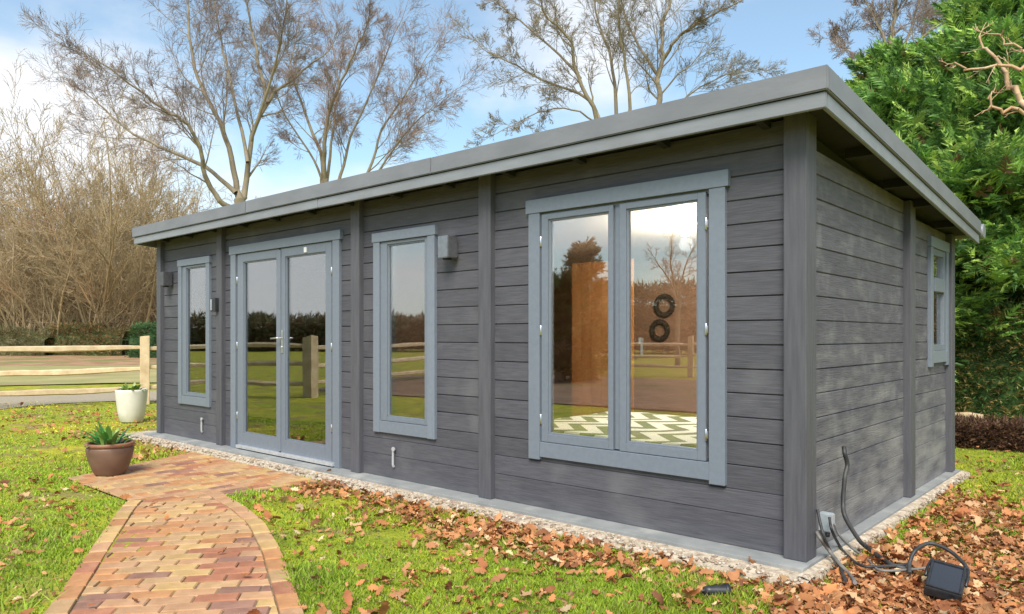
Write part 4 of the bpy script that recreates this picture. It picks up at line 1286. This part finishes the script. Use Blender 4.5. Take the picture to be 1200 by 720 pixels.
bare_tree('bare_oak_tree', 'large bare spreading tree rising behind the far half of the roof', base1, l1, 21, kids=(9, 9, 7, 4), ratio=0.46, twig=m_twig)

D2 = 33.0
base2 = at(384, 394, D2); base2[2] = GZ
l2 = [([tuple(base2), tuple(at(384, 300, D2)), tuple(at(380, 212, D2))], 0.40, 0.26, 0),
      (limb(D2, [(380, 216), (376, 180), (358, 136), (342, 84), (348, 44)], 2), 0.15, 0.03, 9),
      (limb(D2, [(380, 216), (380, 180), (385, 132), (400, 96), (420, 52), (430, 30)], -2), 0.17, 0.03, 9),
      (limb(D2, [(384, 250), (400, 205), (412, 160), (440, 96), (458, 50)], 1), 0.14, 0.03, 9),
      (limb(D2, [(384, 270), (430, 205), (448, 152), (480, 104), (500, 66)], 2), 0.13, 0.025, 9),
      (limb(D2, [(388, 270), (444, 200), (476, 156), (510, 122)], -2), 0.10, 0.02, 8),
      (limb(D2, [(380, 226), (368, 188), (334, 134), (318, 90)], -1), 0.10, 0.02, 7),
      (limb(D2, [(382, 220), (390, 150), (396, 90), (386, 40)], 3), 0.11, 0.02, 8)]
bare_tree('bare_maple_tree', 'bare fan-shaped tree with reddish twigs standing right of the large spreading one', base2, l2, 22, kids=(9, 9, 7, 4), ratio=0.46, twig=m_twig_red)

D3 = 24.0
base3 = at(728, 394, D3); base3[2] = GZ
l3 = [([tuple(base3), tuple(at(726, 300, D3)), tuple(at(722, 190, D3))], 0.42, 0.30, 0),
      (limb(D3, [(724, 230), (762, 160), (773, 119), (771, 92), (777, 66), (776, 32), (785, 0), (790, -45)], 1.0), 0.17, 0.05, 9),
      (limb(D3 + 0.6, [(777, 70), (792, 48), (808, 33), (844, 13), (885, -8)], -1.5), 0.09, 0.025, 9),
      (limb(D3 + 0.6, [(772, 90), (749, 54), (733, 19), (722, -20)], 1.5), 0.085, 0.025, 7),
      (limb(D3, [(722, 200), (738, 127), (730, 63), (724, 19), (728, -30)], -1.5), 0.10, 0.03, 8),
      (limb(D3, [(722, 196), (722, 130), (717, 70), (701, 25), (692, -25)], 2), 0.12, 0.03, 8),
      (limb(D3, [(722, 200), (700, 140), (677, 88), (668, 47), (640, 18), (630, -10)], -1), 0.13, 0.03, 9),
      (limb(D3, [(706, 150), (688, 114), (644, 98), (605, 77), (572, 62)], 1.5), 0.09, 0.02, 10),
      (limb(D3, [(680, 92), (646, 55), (600, 18), (580, 0)], 2), 0.07, 0.02, 8),
      (limb(D3, [(760, 165), (800, 118), (840, 92), (880, 84)], 2), 0.06, 0.015, 8),
      (limb(D3, [(706, 150), (670, 128), (630, 132), (590, 152)], -1.5), 0.05, 0.015, 7)]
bare_tree('bare_ash_tree', 'bare many-stemmed tree spreading above the middle of the roof', base3, l3, 23, kids=(9, 8, 6, 4), ratio=0.45, twig=m_bark)

D4 = 24.0
base4 = at(1046, 394, D4); base4[2] = GZ
l4 = [([tuple(base4), tuple(at(1046, 200, D4)), tuple(at(1047, 60, D4))], 0.32, 0.16, 0),
      (limb(D4, [(1047, 80), (1045, 40), (1050, 5), (1046, -50)], 1), 0.12, 0.05, 10),
      (limb(D4, [(1046, 70), (1030, 30), (1008, -10)], 1), 0.08, 0.02, 9),
      (limb(D4, [(1048, 90), (1080, 45), (1120, 14), (1160, -5)], -1), 0.09, 0.02, 10),
      (limb(D4, [(1047, 90), (1072, 20), (1084, -30)], 2), 0.08, 0.02, 9),
      (limb(D4, [(1047, 100), (1110, 50), (1180, 20), (1230, -10)], 2), 0.08, 0.02, 10),
      (limb(D4, [(1047, 110), (1005, 68), (975, 48)], 2), 0.05, 0.012, 8)]
bare_tree('bare_tree', 'bare tree with tangled greyish twigs above the conifer crowns', base4, l4, 24, kids=(9, 9, 6, 4), ratio=0.5, twig=m_twig)

D5 = 6.6
b5 = at(1330, 394, D5); b5[2] = GZ
l5 = [([tuple(b5), tuple(at(1300, 260, D5)), tuple(at(1240, 150, D5))], 0.09, 0.045, 0),
      (limb(D5, [(1240, 150), (1198, 118), (1180, 96), (1160, 62), (1148, 44)], 0.5), 0.035, 0.008, 3),
      (limb(D5, [(1232, 92), (1200, 79), (1172, 80), (1140, 82), (1116, 76)], 0.3), 0.022, 0.007, 3),
      (limb(D5, [(1236, 140), (1200, 128), (1170, 128), (1158, 118), (1164, 108)], 0.2), 0.022, 0.006, 3),
      (limb(D5, [(1232, 90), (1204, 60), (1184, 54), (1162, 40)], 0.3), 0.018, 0.006, 3)]
bare_tree('bare_shrub', 'pale orange bare branches reaching in from the edge before the conifers', b5, l5, 25, kids=(3, 2, 1, 0), ratio=0.30, bark=m_orange, twig=m_orange, thin=0.005, slim=1.0)

# ---- the bare wood at the field's edge
def wood_mesh(seed, h, stems, width):
    rr = np.random.default_rng(seed); store = [[] for _ in range(5)]
    for s in range(stems):
        a = rr.uniform(0, 6.283); q = width * 0.5 * math.sqrt(rr.random()) * 0.75
        p = np.array([q * math.cos(a), q * math.sin(a), -0.1])
        lean = rr.normal(0, 0.22, 2) + np.array([math.cos(a), math.sin(a)]) * 0.30
        hh = h * rr.uniform(0.62, 1.0)
        grow(rr, p, np.array([lean[0], lean[1], 1.0]), hh, rr.uniform(0.035, 0.085), 0, store, 0.035, (15, 8, 4), 0.31, 0.14, 0.012)
    a = joined([(store[0], 5), (store[1], 4)]); b = joined([(store[2], 3), (store[3], 3)])
    return np_mesh('stems', *a), np_mesh('crown', *b)
WM = [wood_mesh(50 + k, h, 19, wd) for k, (h, wd) in enumerate(((13.5, 7.5), (12.0, 7.0), (14.5, 8.0), (11.0, 6.5)))]
WT = [(-70, 46, 0), (-20, 52, 2), (12, 44, 1), (42, 50, 0), (70, 43, 3), (96, 50, 2), (122, 44, 0), (146, 52, 1), (166, 45, 2), (188, 50, 0), (212, 44, 3), (236, 52, 1), (262, 58, 3), (25, 60, 2), (110, 62, 0), (180, 62, 2)]
WLAB = ['outside the frame edge', 'half cut by the frame edge', 'thin', 'tall', 'low', 'tall upright', 'tallest', 'set back', 'leaning', 'dense', 'short', 'far', 'low far', 'hazy', 'distant', 'farther']
for k, (px, dep, mi) in enumerate(WT):
    p = at(px, 394, dep)
    o = empty('bare_woodland_tree', (p[0], p[1], GZ)); o.rotation_euler = (0, 0, random.uniform(0, 6.28)); s = random.uniform(0.9, 1.08); o.scale = (s, s, s * random.uniform(0.92, 1.06))
    tag(o, 'leafless many-stemmed tree in the brown wood beyond the fence', 'tree', 'trees of the brown wood beyond the fence')
    link('stems', WM[mi][0], m_wood, o); link('crown', WM[mi][1], m_wood, o)

# ---- evergreen foliage
def fronds(n, sampler, size, tones, seed, droop=0.25, nleaf=8):
    """flat sprays of leaflets: sampler(n, rng) -> centres, outward directions"""
    r = np.random.default_rng(seed)
    smp = sampler(n, r); c, d = smp[0], smp[1]
    d = d + r.normal(0, 0.35, d.shape); d[:, 2] -= droop * r.random(n)
    d /= np.linalg.norm(d, axis=1, keepdims=True)
    up = np.tile(np.array([0, 0, 1.0]), (n, 1)) + r.normal(0, 0.45, (n, 3))
    sd = np.cross(d, up); sd /= np.linalg.norm(sd, axis=1, keepdims=True) + 1e-9
    nm = np.cross(sd, d)
    L_ = size * r.uniform(0.6, 1.35, n)
    # template: central leaflet plus pairs of side leaflets, as triangles in (along, across, lift)
    T = []
    for k in range(nleaf):
        t = k / nleaf
        for s in (-1, 1):
            b = t * 0.85
            T.append([(b, 0, 0), (b + 0.10, s * 0.015, 0.02), (b + 0.25 + 0.10 * (1 - t), s * (0.30 * (1 - t) + 0.07), -0.05)])
    T.append([(0.6, -0.04, 0), (0.6, 0.04, 0), (1.08, 0, -0.06)])
    T = np.array(T).reshape(-1, 3)
    V = c[:, None, :] + L_[:, None, None] * (T[None, :, 0:1] * d[:, None, :] + T[None, :, 1:2] * sd[:, None, :] + T[None, :, 2:3] * nm[:, None, :])
    V = V + r.normal(0, 0.012 * size / 0.3, V.shape)
    m = len(T)
    F = np.arange(n * m).reshape(-1, 3)
    ti = r.integers(0, len(tones), n)
    tn = np.array(tones)[ti] * r.uniform(0.75, 1.25, (n, 1))
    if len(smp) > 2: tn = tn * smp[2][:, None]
    dead = r.random(n) < 0.025; tn[dead] = np.array([0.20, 0.12, 0.055])
    C = np.repeat(tn, m, axis=0)
    return V.reshape(-1, 3), F, C

EV = [(0.19, 0.34, 0.07), (0.26, 0.41, 0.085), (0.12, 0.23, 0.06), (0.37, 0.50, 0.11), (0.15, 0.27, 0.07), (0.08, 0.16, 0.05)]
def conifer_sampler(h, w, z0, lobes, seed, power=0.75):
    """sprays clustered along upswept boughs, gaps between the boughs"""
    rs = np.random.default_rng(seed)
    tb = (np.arange(lobes) + rs.random(lobes)) / lobes
    tb = tb ** 0.85
    ab = rs.uniform(0, 6.283, lobes)
    Rb = w * (np.maximum(1 - tb, 0.0) ** power * (0.55 + 0.45 * np.minimum(1, tb * 4 + 0.2)) + 0.06) * rs.uniform(0.62, 1.22, lobes)
    ub = rs.uniform(0.25, 0.75, lobes) + 0.5 * tb
    tone = rs.uniform(0.72, 1.25, lobes)
    def f(n, r):
        b = r.choice(lobes, n, p=(Rb + 0.25) / (Rb + 0.25).sum())
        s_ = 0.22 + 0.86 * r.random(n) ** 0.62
        rr = Rb[b] * s_
        lat = (0.09 + 0.16 * (1 - np.abs(s_ - 0.55))) * np.minimum(1.0, Rb[b])
        g = r.normal(0, 1, (n, 3)) * lat[:, None]; g[:, 2] *= 0.6
        ca, sa = np.cos(ab[b]), np.sin(ab[b])
        z = z0 + tb[b] * (h - z0) + ub[b] * rr * 0.55 - 0.18 * rr * s_
        c = np.stack([rr * ca, rr * sa, z], -1) + g
        d = np.stack([ca, sa, 0.25 + 0.8 * ub[b] * s_], -1) + g * 1.8
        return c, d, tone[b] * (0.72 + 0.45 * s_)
    return f

def conifer(label, pos, h, w, z0, n, seed, tones=EV, size=0.25, power=0.75, name='conifer_tree', group=None, lobes=60):
    o = empty(name, (pos[0], pos[1], GZ)); tag(o, label, 'tree', group)
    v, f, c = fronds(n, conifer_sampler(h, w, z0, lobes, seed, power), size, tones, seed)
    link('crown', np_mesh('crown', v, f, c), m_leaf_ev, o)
    rr = np.random.default_rng(seed)
    tr = [(0, 0, -0.1, 0, 0, h * 0.5, 0.16, 0.10), (0, 0, h * 0.5, 0, 0, h * 0.97, 0.10, 0.015)]
    for k in range(46):
        t = 0.12 + 0.83 * k / 46; a = rr.uniform(0, 6.283); ln = w * (1 - t) ** power * 0.8
        z = max(z0 * 0.9, 0.2) + t * (h - z0) * 0.95
        tr.append((0, 0, z, ln * math.cos(a), ln * math.sin(a), z + ln * 0.25, 0.03, 0.008))
    v, f = tubes(tr, 6)
    link('trunk', np_mesh('trunk', v, f, smooth=True), m_bark, o)
    return o
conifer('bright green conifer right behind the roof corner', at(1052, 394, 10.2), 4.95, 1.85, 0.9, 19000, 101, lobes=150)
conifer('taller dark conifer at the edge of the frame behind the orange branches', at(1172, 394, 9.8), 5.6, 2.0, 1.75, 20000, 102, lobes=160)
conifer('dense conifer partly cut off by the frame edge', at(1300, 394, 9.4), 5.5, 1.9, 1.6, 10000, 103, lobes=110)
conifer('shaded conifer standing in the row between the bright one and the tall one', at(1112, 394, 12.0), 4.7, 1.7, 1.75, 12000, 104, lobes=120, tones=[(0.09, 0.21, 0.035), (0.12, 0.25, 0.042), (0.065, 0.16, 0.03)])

# lower evergreen hedge with bronze patches under the conifers
def hedge_sampler(L_, W_, H_, seed):
    def f(n, r):
        x = r.uniform(-L_ / 2, L_ / 2, n); q = r.random(n); 
        top = H_ * (0.86 + 0.22 * vnoise(x + seed, x * 0 + 3, 1.4))
        z = r.random(n) ** 0.8 * top
        side = np.where(r.random(n) < 0.5, -1, 1)
        wv = W_ / 2 * (0.75 + 0.45 * vnoise(x * 1.0 + seed, z + 9, 2.2)) * (1 - 0.35 * (z / H_) ** 3)
        y = side * wv * (0.45 + 0.55 * r.random(n) ** 0.4)
        tp = r.random(n) < 0.22
        y = np.where(tp, r.uniform(-W_ / 2, W_ / 2, n) * 0.8, y); z = np.where(tp, top * r.uniform(0.9, 1.0, n), z)
        d = np.stack([r.normal(0, 0.3, n), np.where(tp, 0.1, side), 0.25 + 0.9 * tp], -1)
        return np.stack([x, y, z], -1), d
    return f
def hedge(label, p0, p1, W_, H_, n, seed, tones, size, group=None, name='hedge'):
    p0 = np.array(p0[:2]); p1 = np.array(p1[:2]); c = (p0 + p1) / 2; d = p1 - p0
    o = empty(name, (c[0], c[1], GZ)); o.rotation_euler = (0, 0, math.atan2(d[1], d[0])); tag(o, label, 'hedge', group)
    v, f, cc_ = fronds(n, hedge_sampler(float(np.linalg.norm(d)), W_, H_, seed), size, tones, seed, 0.15, 3)
    link('foliage', np_mesh('foliage', v, f, cc_), m_leaf_ev, o)
    ln = float(np.linalg.norm(d)); m_ = max(6, int(ln / (0.3 * H_)))
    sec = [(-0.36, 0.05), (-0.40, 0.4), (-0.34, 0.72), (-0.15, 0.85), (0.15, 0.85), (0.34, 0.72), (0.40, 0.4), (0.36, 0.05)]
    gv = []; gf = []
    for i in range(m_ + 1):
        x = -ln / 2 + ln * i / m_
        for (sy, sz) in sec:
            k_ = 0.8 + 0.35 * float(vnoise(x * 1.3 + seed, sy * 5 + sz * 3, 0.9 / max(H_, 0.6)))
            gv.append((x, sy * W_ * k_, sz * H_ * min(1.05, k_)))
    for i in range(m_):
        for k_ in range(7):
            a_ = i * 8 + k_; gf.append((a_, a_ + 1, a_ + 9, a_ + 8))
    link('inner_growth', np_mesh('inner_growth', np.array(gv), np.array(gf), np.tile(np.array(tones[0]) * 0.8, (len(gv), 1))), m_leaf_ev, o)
    rr = np.random.default_rng(seed); tr = []
    for k in range(int(ln * 5)):
        x = -ln / 2 + ln * (k + 0.5) / int(ln * 5); y = rr.normal(0, W_ * 0.12)
        tr.append((x, y, -0.05, x + rr.normal(0, 0.12), y + rr.normal(0, 0.15), H_ * rr.uniform(0.6, 0.9), 0.022, 0.008))
    v, f = tubes(tr, 5); link('stems', np_mesh('stems', v, f), m_bark, o)
    return o
HT = [(0.10, 0.20, 0.05), (0.14, 0.25, 0.055), (0.32, 0.28, 0.08), (0.07, 0.14, 0.04), (0.46, 0.34, 0.13)]
hedge('mixed evergreen hedge with bronze leaves below the conifers', at(1065, 394, 9.9), at(1330, 394, 8.6), 1.1, 1.72, 13000, 201, HT, 0.15)

# low brown bank of dead growth along the foot of the hedge
pA, pB = onz(1080, 520, GZ), onz(1330, 536, GZ)
bank = hedge('low reddish brown strip of dead growth along the hedge foot', pA, pB, 0.55, 0.24, 5200, 202, [(0.13, 0.065, 0.04), (0.19, 0.095, 0.055), (0.08, 0.045, 0.03), (0.22, 0.13, 0.07)], 0.12, name='dead_undergrowth')
bank['category'] = 'undergrowth'
# pale sawn log edging seen at the hedge foot
q0, q1 = at(1118, 394, 8.9), at(1152, 394, 8.7)
b = B(); b.tube([(q0[0], q0[1], GZ + 0.30), ((q0[0] + q1[0]) / 2, (q0[1] + q1[1]) / 2, GZ + 0.31), (q1[0], q1[1], GZ + 0.30)], [0.045, 0.05, 0.04], 8)
tag(b.put('pale_log', m_fence), 'pale log lying along the hedge foot behind the building', 'log')

# undergrowth at the foot of the bare wood
for k, (px0, px1, dep, hh, tn, lb) in enumerate(((-80, 60, 40, 1.5, [(0.19, 0.19, 0.08), (0.28, 0.20, 0.10), (0.15, 0.15, 0.06)], 'olive brambles at the foot of the wood near the frame edge'),
        (60, 150, 41, 1.7, [(0.14, 0.17, 0.06), (0.24, 0.19, 0.08), (0.36, 0.21, 0.08)], 'green and russet brambles at the foot of the wood'),
        (160, 232, 39, 1.7, [(0.08, 0.16, 0.055), (0.10, 0.19, 0.06), (0.06, 0.12, 0.045)], 'dark green bush at the foot of the wood beside the building'))):
    hedge(lb, at(px0, 394, dep), at(px1, 394, dep), 1.8, hh, 3200, 210 + k, tn, 0.30, 'undergrowth of the brown wood', 'bramble_bush')

hedge('dim olive thicket closing the view behind the bare wood', at(-160, 394, 74), at(330, 394, 74), 4.0, 6.0, 9000, 215, [(0.16, 0.15, 0.075), (0.22, 0.17, 0.09), (0.13, 0.125, 0.06)], 1.1, name='far_thicket')
# the far side of the garden, seen mirrored in the glass
FT = [(0.15, 0.16, 0.07), (0.23, 0.19, 0.10), (0.31, 0.21, 0.11), (0.13, 0.14, 0.06)]
for k, (a, c, hh, lb) in enumerate((((-78, 6), (-62, -26), 2.3, 'far hedge line mirrored in the door glass'), ((-62, -26), (-44, -44), 2.5, 'far hedge line mirrored in the middle narrow window'), ((-44, -44), (-20, -46), 4.7, 'far hedge line mirrored behind the spiky conifer'), ((-20, -46), (14, -50), 4.7, 'far hedge line mirrored in the right-hand light of the wide window'))):
    hedge(lb, a, c, 3.2, hh, 7000, 230 + k, FT, 0.9, 'far hedge lines')
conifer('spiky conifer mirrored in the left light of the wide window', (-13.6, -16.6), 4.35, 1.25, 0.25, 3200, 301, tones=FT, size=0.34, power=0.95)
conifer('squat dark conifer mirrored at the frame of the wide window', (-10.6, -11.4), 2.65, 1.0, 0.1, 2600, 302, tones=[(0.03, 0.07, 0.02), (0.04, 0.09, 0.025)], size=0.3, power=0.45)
m0 = np.array([-13.6, -23.0, GZ])
lm = [([tuple(m0), (-13.6, -23, 1.6), (-13.55, -23.0, 2.6)], 0.16, 0.11, 0),
      ([(-13.55, -23, 2.5), (-13.2, -22.6, 3.6), (-12.6, -22.6, 4.8)], 0.08, 0.02, 8), ([(-13.55, -23, 2.5), (-14.2, -23.4, 3.5), (-15.0, -23.6, 4.5)], 0.08, 0.02, 8),
      ([(-13.55, -23, 2.5), (-13.7, -22.6, 4.0), (-13.6, -22.6, 5.4)], 0.08, 0.02, 8)]
bare_tree('bare_tree', 'bare round-headed tree mirrored in the right light of the wide window', m0, lm, 77, kids=(8, 6, 4, 2), ratio=0.42)

# =================================================================== GRASS AND LEAVES
def inside(poly, x, y):
    c = np.zeros(len(x), bool); n = len(poly)
    for i in range(n):
        x0, y0 = poly[i]; x1, y1 = poly[(i + 1) % n]
        with np.errstate(divide='ignore', invalid='ignore'):
            k = ((y0 > y) != (y1 > y)) & (x < (x1 - x0) * (y - y0) / (y1 - y0 + 1e-12) + x0)
        c ^= k
    return c
def free_ground(x, y, grow_=0.0):
    bad = inside(PATHPOLY, x, y) | inside(AP, x, y)
    bad |= (x > -8.65 - grow_) & (x < 0.10 + grow_) & (y > -0.265 - grow_) & (y < BD + 0.15)
    return ~bad

def scatter_px(n, x0, x1, y0, y1, r):
    px = r.uniform(x0, x1, n); py = r.uniform(y0, y1, n)
    d = FOC * (CAM[2] - GZ) / (py - HOR)
    X = CAM[0] + d * (FW[0] + (px - 600) / FOC * RT[0]); Y = CAM[1] + d * (FW[1] + (px - 600) / FOC * RT[1])
    return X, Y, d

def grass():
    r = np.random.default_rng(5)
    X, Y, d = scatter_px(330000, -60, 1260, 472, 790, r)
    k = free_ground(X + r.normal(0, 0.014, len(X)), Y + r.normal(0, 0.014, len(X)), -0.015)
    # thin out by patch
    p = vnoise(X + 4, Y + 2, 0.9) * 0.6 + vnoise(X, Y, 3.3) * 0.4
    p = p - 0.25 * smooth01((vnoise(X + 14, Y + 61, 2.0) - 0.58) / 0.15)
    k &= r.random(len(X)) < np.clip(0.45 + 1.5 * (p - 0.28), 0.06, 1.0)
    X, Y, d = X[k], Y[k], d[k]; n = len(X)
    Z = gheight(X, Y)
    Z = np.where(inside(PATHPOLY, X, Y) | inside(AP, X, Y), np.maximum(Z, BZ), Z)
    h = r.uniform(0.008, 0.027, n) * (0.7 + 0.8 * vnoise(X + 11, Y, 1.3)) * np.clip(1.05 - d * 0.03, 0.6, 1) * (1 + 1.1 * smooth01((vnoise(X + 3, Y + 41, 2.7) - 0.62) / 0.2))
    wd = 0.0022 + 0.0011 * d
    a = r.uniform(0, 6.283, n); ln = r.normal(0, 0.6, (n, 2)) * h[:, None]
    ca, sa = np.cos(a), np.sin(a)
    V = np.zeros((n, 3, 3))
    V[:, 0] = np.stack([X - ca * wd, Y - sa * wd, Z - 0.004], -1); V[:, 1] = np.stack([X + ca * wd, Y + sa * wd, Z - 0.004], -1)
    V[:, 2] = np.stack([X + ln[:, 0], Y + ln[:, 1], Z + h], -1)
    q = vnoise(X + 31, Y + 17, 0.8)[:, None]
    g1 = np.array([0.30, 0.42, 0.035]); g2_ = np.array([0.60, 0.56, 0.04]); g3 = np.array([0.21, 0.31, 0.035])
    c = g1 * (1 - smooth01((q - 0.35) / 0.4)) + g2_ * smooth01((q - 0.35) / 0.4)
    right = smooth01((X + 4.6)[:, None] / 2.0)
    c = c * (1 - 0.6 * right) + g1 * 0.6 * right
    dk = (r.random((n, 1)) < 0.25); c = np.where(dk, g3, c) * r.uniform(0.7, 1.25, (n, 1))
    dry = r.random((n, 1)) < 0.08; c = np.where(dry, np.array([0.36, 0.29, 0.12]), c)
    c = c * (1.18 - 0.18 * right)
    C = np.repeat(c, 3, axis=0)
    tag(link('grass', np_mesh('grass', V.reshape(-1, 3), np.arange(n * 3).reshape(-1, 3), C), m_grass), 'short mossy yellow green lawn grass around the path', 'grass', kind='stuff')
grass()

def leaf_template():
    """an oak-like lobed leaf, folded along its rib, about 1 long"""
    o = [(0.0, 0.02), (0.10, 0.10), (0.20, 0.20), (0.30, 0.13), (0.44, 0.29), (0.55, 0.17), (0.70, 0.25), (0.80, 0.13), (0.93, 0.11), (1.0, 0.0)]
    rib = [(t, 0.0) for t, _ in o]
    return o, rib
def leaf_litter():
    r = np.random.default_rng(8)
    X, Y, d = scatter_px(60000, -40, 1240, 474, 760, r)
    # fewer where the ground is far (the sample is even in the picture, so even in ground area it is not)
    n1 = vnoise(X + 50, Y + 9, 1.6); n2 = vnoise(X + 7, Y + 77, 4.5)
    clump = smooth01((0.55 * n1 + 0.45 * n2 - 0.46) / 0.22)
    dens = 0.05 + 0.11 * clump
    band = np.exp(-((Y + 0.48) / 0.30) ** 2) * ((X > -4.6) & (X < 0.3)); dens = dens + band * (0.45 + 0.75 * clump)
    rightz = smooth01((X - 0.02) / 0.25) * smooth01((2.9 - Y + 0.6 * (n1 - 0.5) - 0.35 * (X - 0.2)) / 0.6); dens = dens + rightz * (0.9 + 0.8 * clump) * (Y > -0.75)
    nearr = np.exp(-((X + 0.6) / 0.8) ** 2 - ((Y + 0.75) / 0.35) ** 2); dens = dens + nearr * 0.12 * (0.3 + clump)
    back = np.exp(-((d - 11.6) / 1.3) ** 2) * (X < -7); dens = dens + back * 0.9
    byslab = np.exp(-((Y + 0.45) / 0.3) ** 2) * (X < -6.4) * (X > -9.4); dens = dens + byslab * 0.9
    lawn = (X < -3.2) & (Y < -1.75); dens = np.where(lawn, dens * 1.1, dens)
    k = (r.random(len(X)) < dens * 0.62 * np.clip(d / 4.6, 0.45, 1.15)) & free_ground(X, Y, 0.0)
    # some leaves have blown on to the ledge and the path
    k |= (r.random(len(X)) < 0.0016) & ((Y < -0.02) | (X > 0.02))
    X, Y, d = X[k], Y[k], d[k]; n = len(X)
    o, rib = leaf_template(); m = len(o)
    T = np.array([(t, w, 0) for t, w in o] + [(t, 0, 0) for t, w in rib] + [(t, -w, 0) for t, w in o])
    T[:, 0] -= 0.5
    F = []
    for i in range(m - 1):
        F += [(i, m + i, m + i + 1), (i, m + i + 1, i + 1), (m + i, 2 * m + i, 2 * m + i + 1), (m + i, 2 * m + i + 1, m + i + 1)]
    F = np.array(F)
    S = np.clip(r.lognormal(-3.02, 0.40, n), 0.018, 0.105)
    fold = r.uniform(-0.15, 0.6, n) * (r.random(n) < 0.75); curl = r.normal(0.1, 0.5, n)
    v = np.tile(T[None], (n, 1, 1))
    v[:, :, 1] *= r.uniform(0.75, 1.25, (n, 1))
    v[:, :, 2] = np.abs(v[:, :, 1]) * fold[:, None] + v[:, :, 0] ** 2 * curl[:, None] + r.normal(0, 0.045, v.shape[:2])
    v *= S[:, None, None]
    # random tilt and turn
    a = r.uniform(0, 6.283, n); b = r.normal(0, 0.35, n); g = r.normal(0, 0.45, n)
    flip = np.where(r.random(n) < 0.35, -1, 1); v[:, :, 2] *= flip[:, None]
    cb, sb_ = np.cos(b)[:, None], np.sin(b)[:, None]
    x, y, z = v[:, :, 0] * cb - v[:, :, 2] * sb_, v[:, :, 1], v[:, :, 0] * sb_ + v[:, :, 2] * cb
    cg, sg = np.cos(g)[:, None], np.sin(g)[:, None]
    y, z = y * cg - z * sg, y * sg + z * cg
    ca, sa = np.cos(a)[:, None], np.sin(a)[:, None]
    x, y = x * ca - y * sa, x * sa + y * ca
    base = gheight(X, Y)
    onp = inside(PATHPOLY, X, Y) | inside(AP, X, Y); base = np.where(onp, BZ + 0.006, base)
    led = (X > -8.65) & (X < 0.1) & (Y > -0.265) & ~onp; base = np.where(led, -0.020, base)
    zz = z - z.min(axis=1, keepdims=True) + (base + 0.004 + np.where(onp | led, 0, r.uniform(0.0, 0.022, n)))[:, None]
    V = np.stack([x + X[:, None], y + Y[:, None], zz], -1)
    tones = np.array([(0.50, 0.22, 0.085), (0.57, 0.30, 0.135), (0.39, 0.155, 0.065), (0.63, 0.42, 0.23), (0.52, 0.25, 0.115), (0.24, 0.105, 0.05), (0.66, 0.52, 0.32)])
    ti = r.choice(len(tones), n, p=[0.24, 0.2, 0.16, 0.1, 0.16, 0.09, 0.05])
    C = np.repeat(tones[ti] * np.array([0.98, 0.90, 0.84]) * r.uniform(0.65, 1.2, (n, 1)), 3 * m, axis=0)
    FF = (F[None] + (np.arange(n) * 3 * m)[:, None, None]).reshape(-1, 3)
    tag(link('fallen_leaves', np_mesh('fallen_leaves', V.reshape(-1, 3), FF, C), m_leaf_lit), 'brown fallen leaves strewn over the lawn and along the slab', 'leaves', kind='stuff')
    print('leaves', n)
leaf_litter()
print('tris', sum(len(m.polygons) for m in bpy.data.meshes))
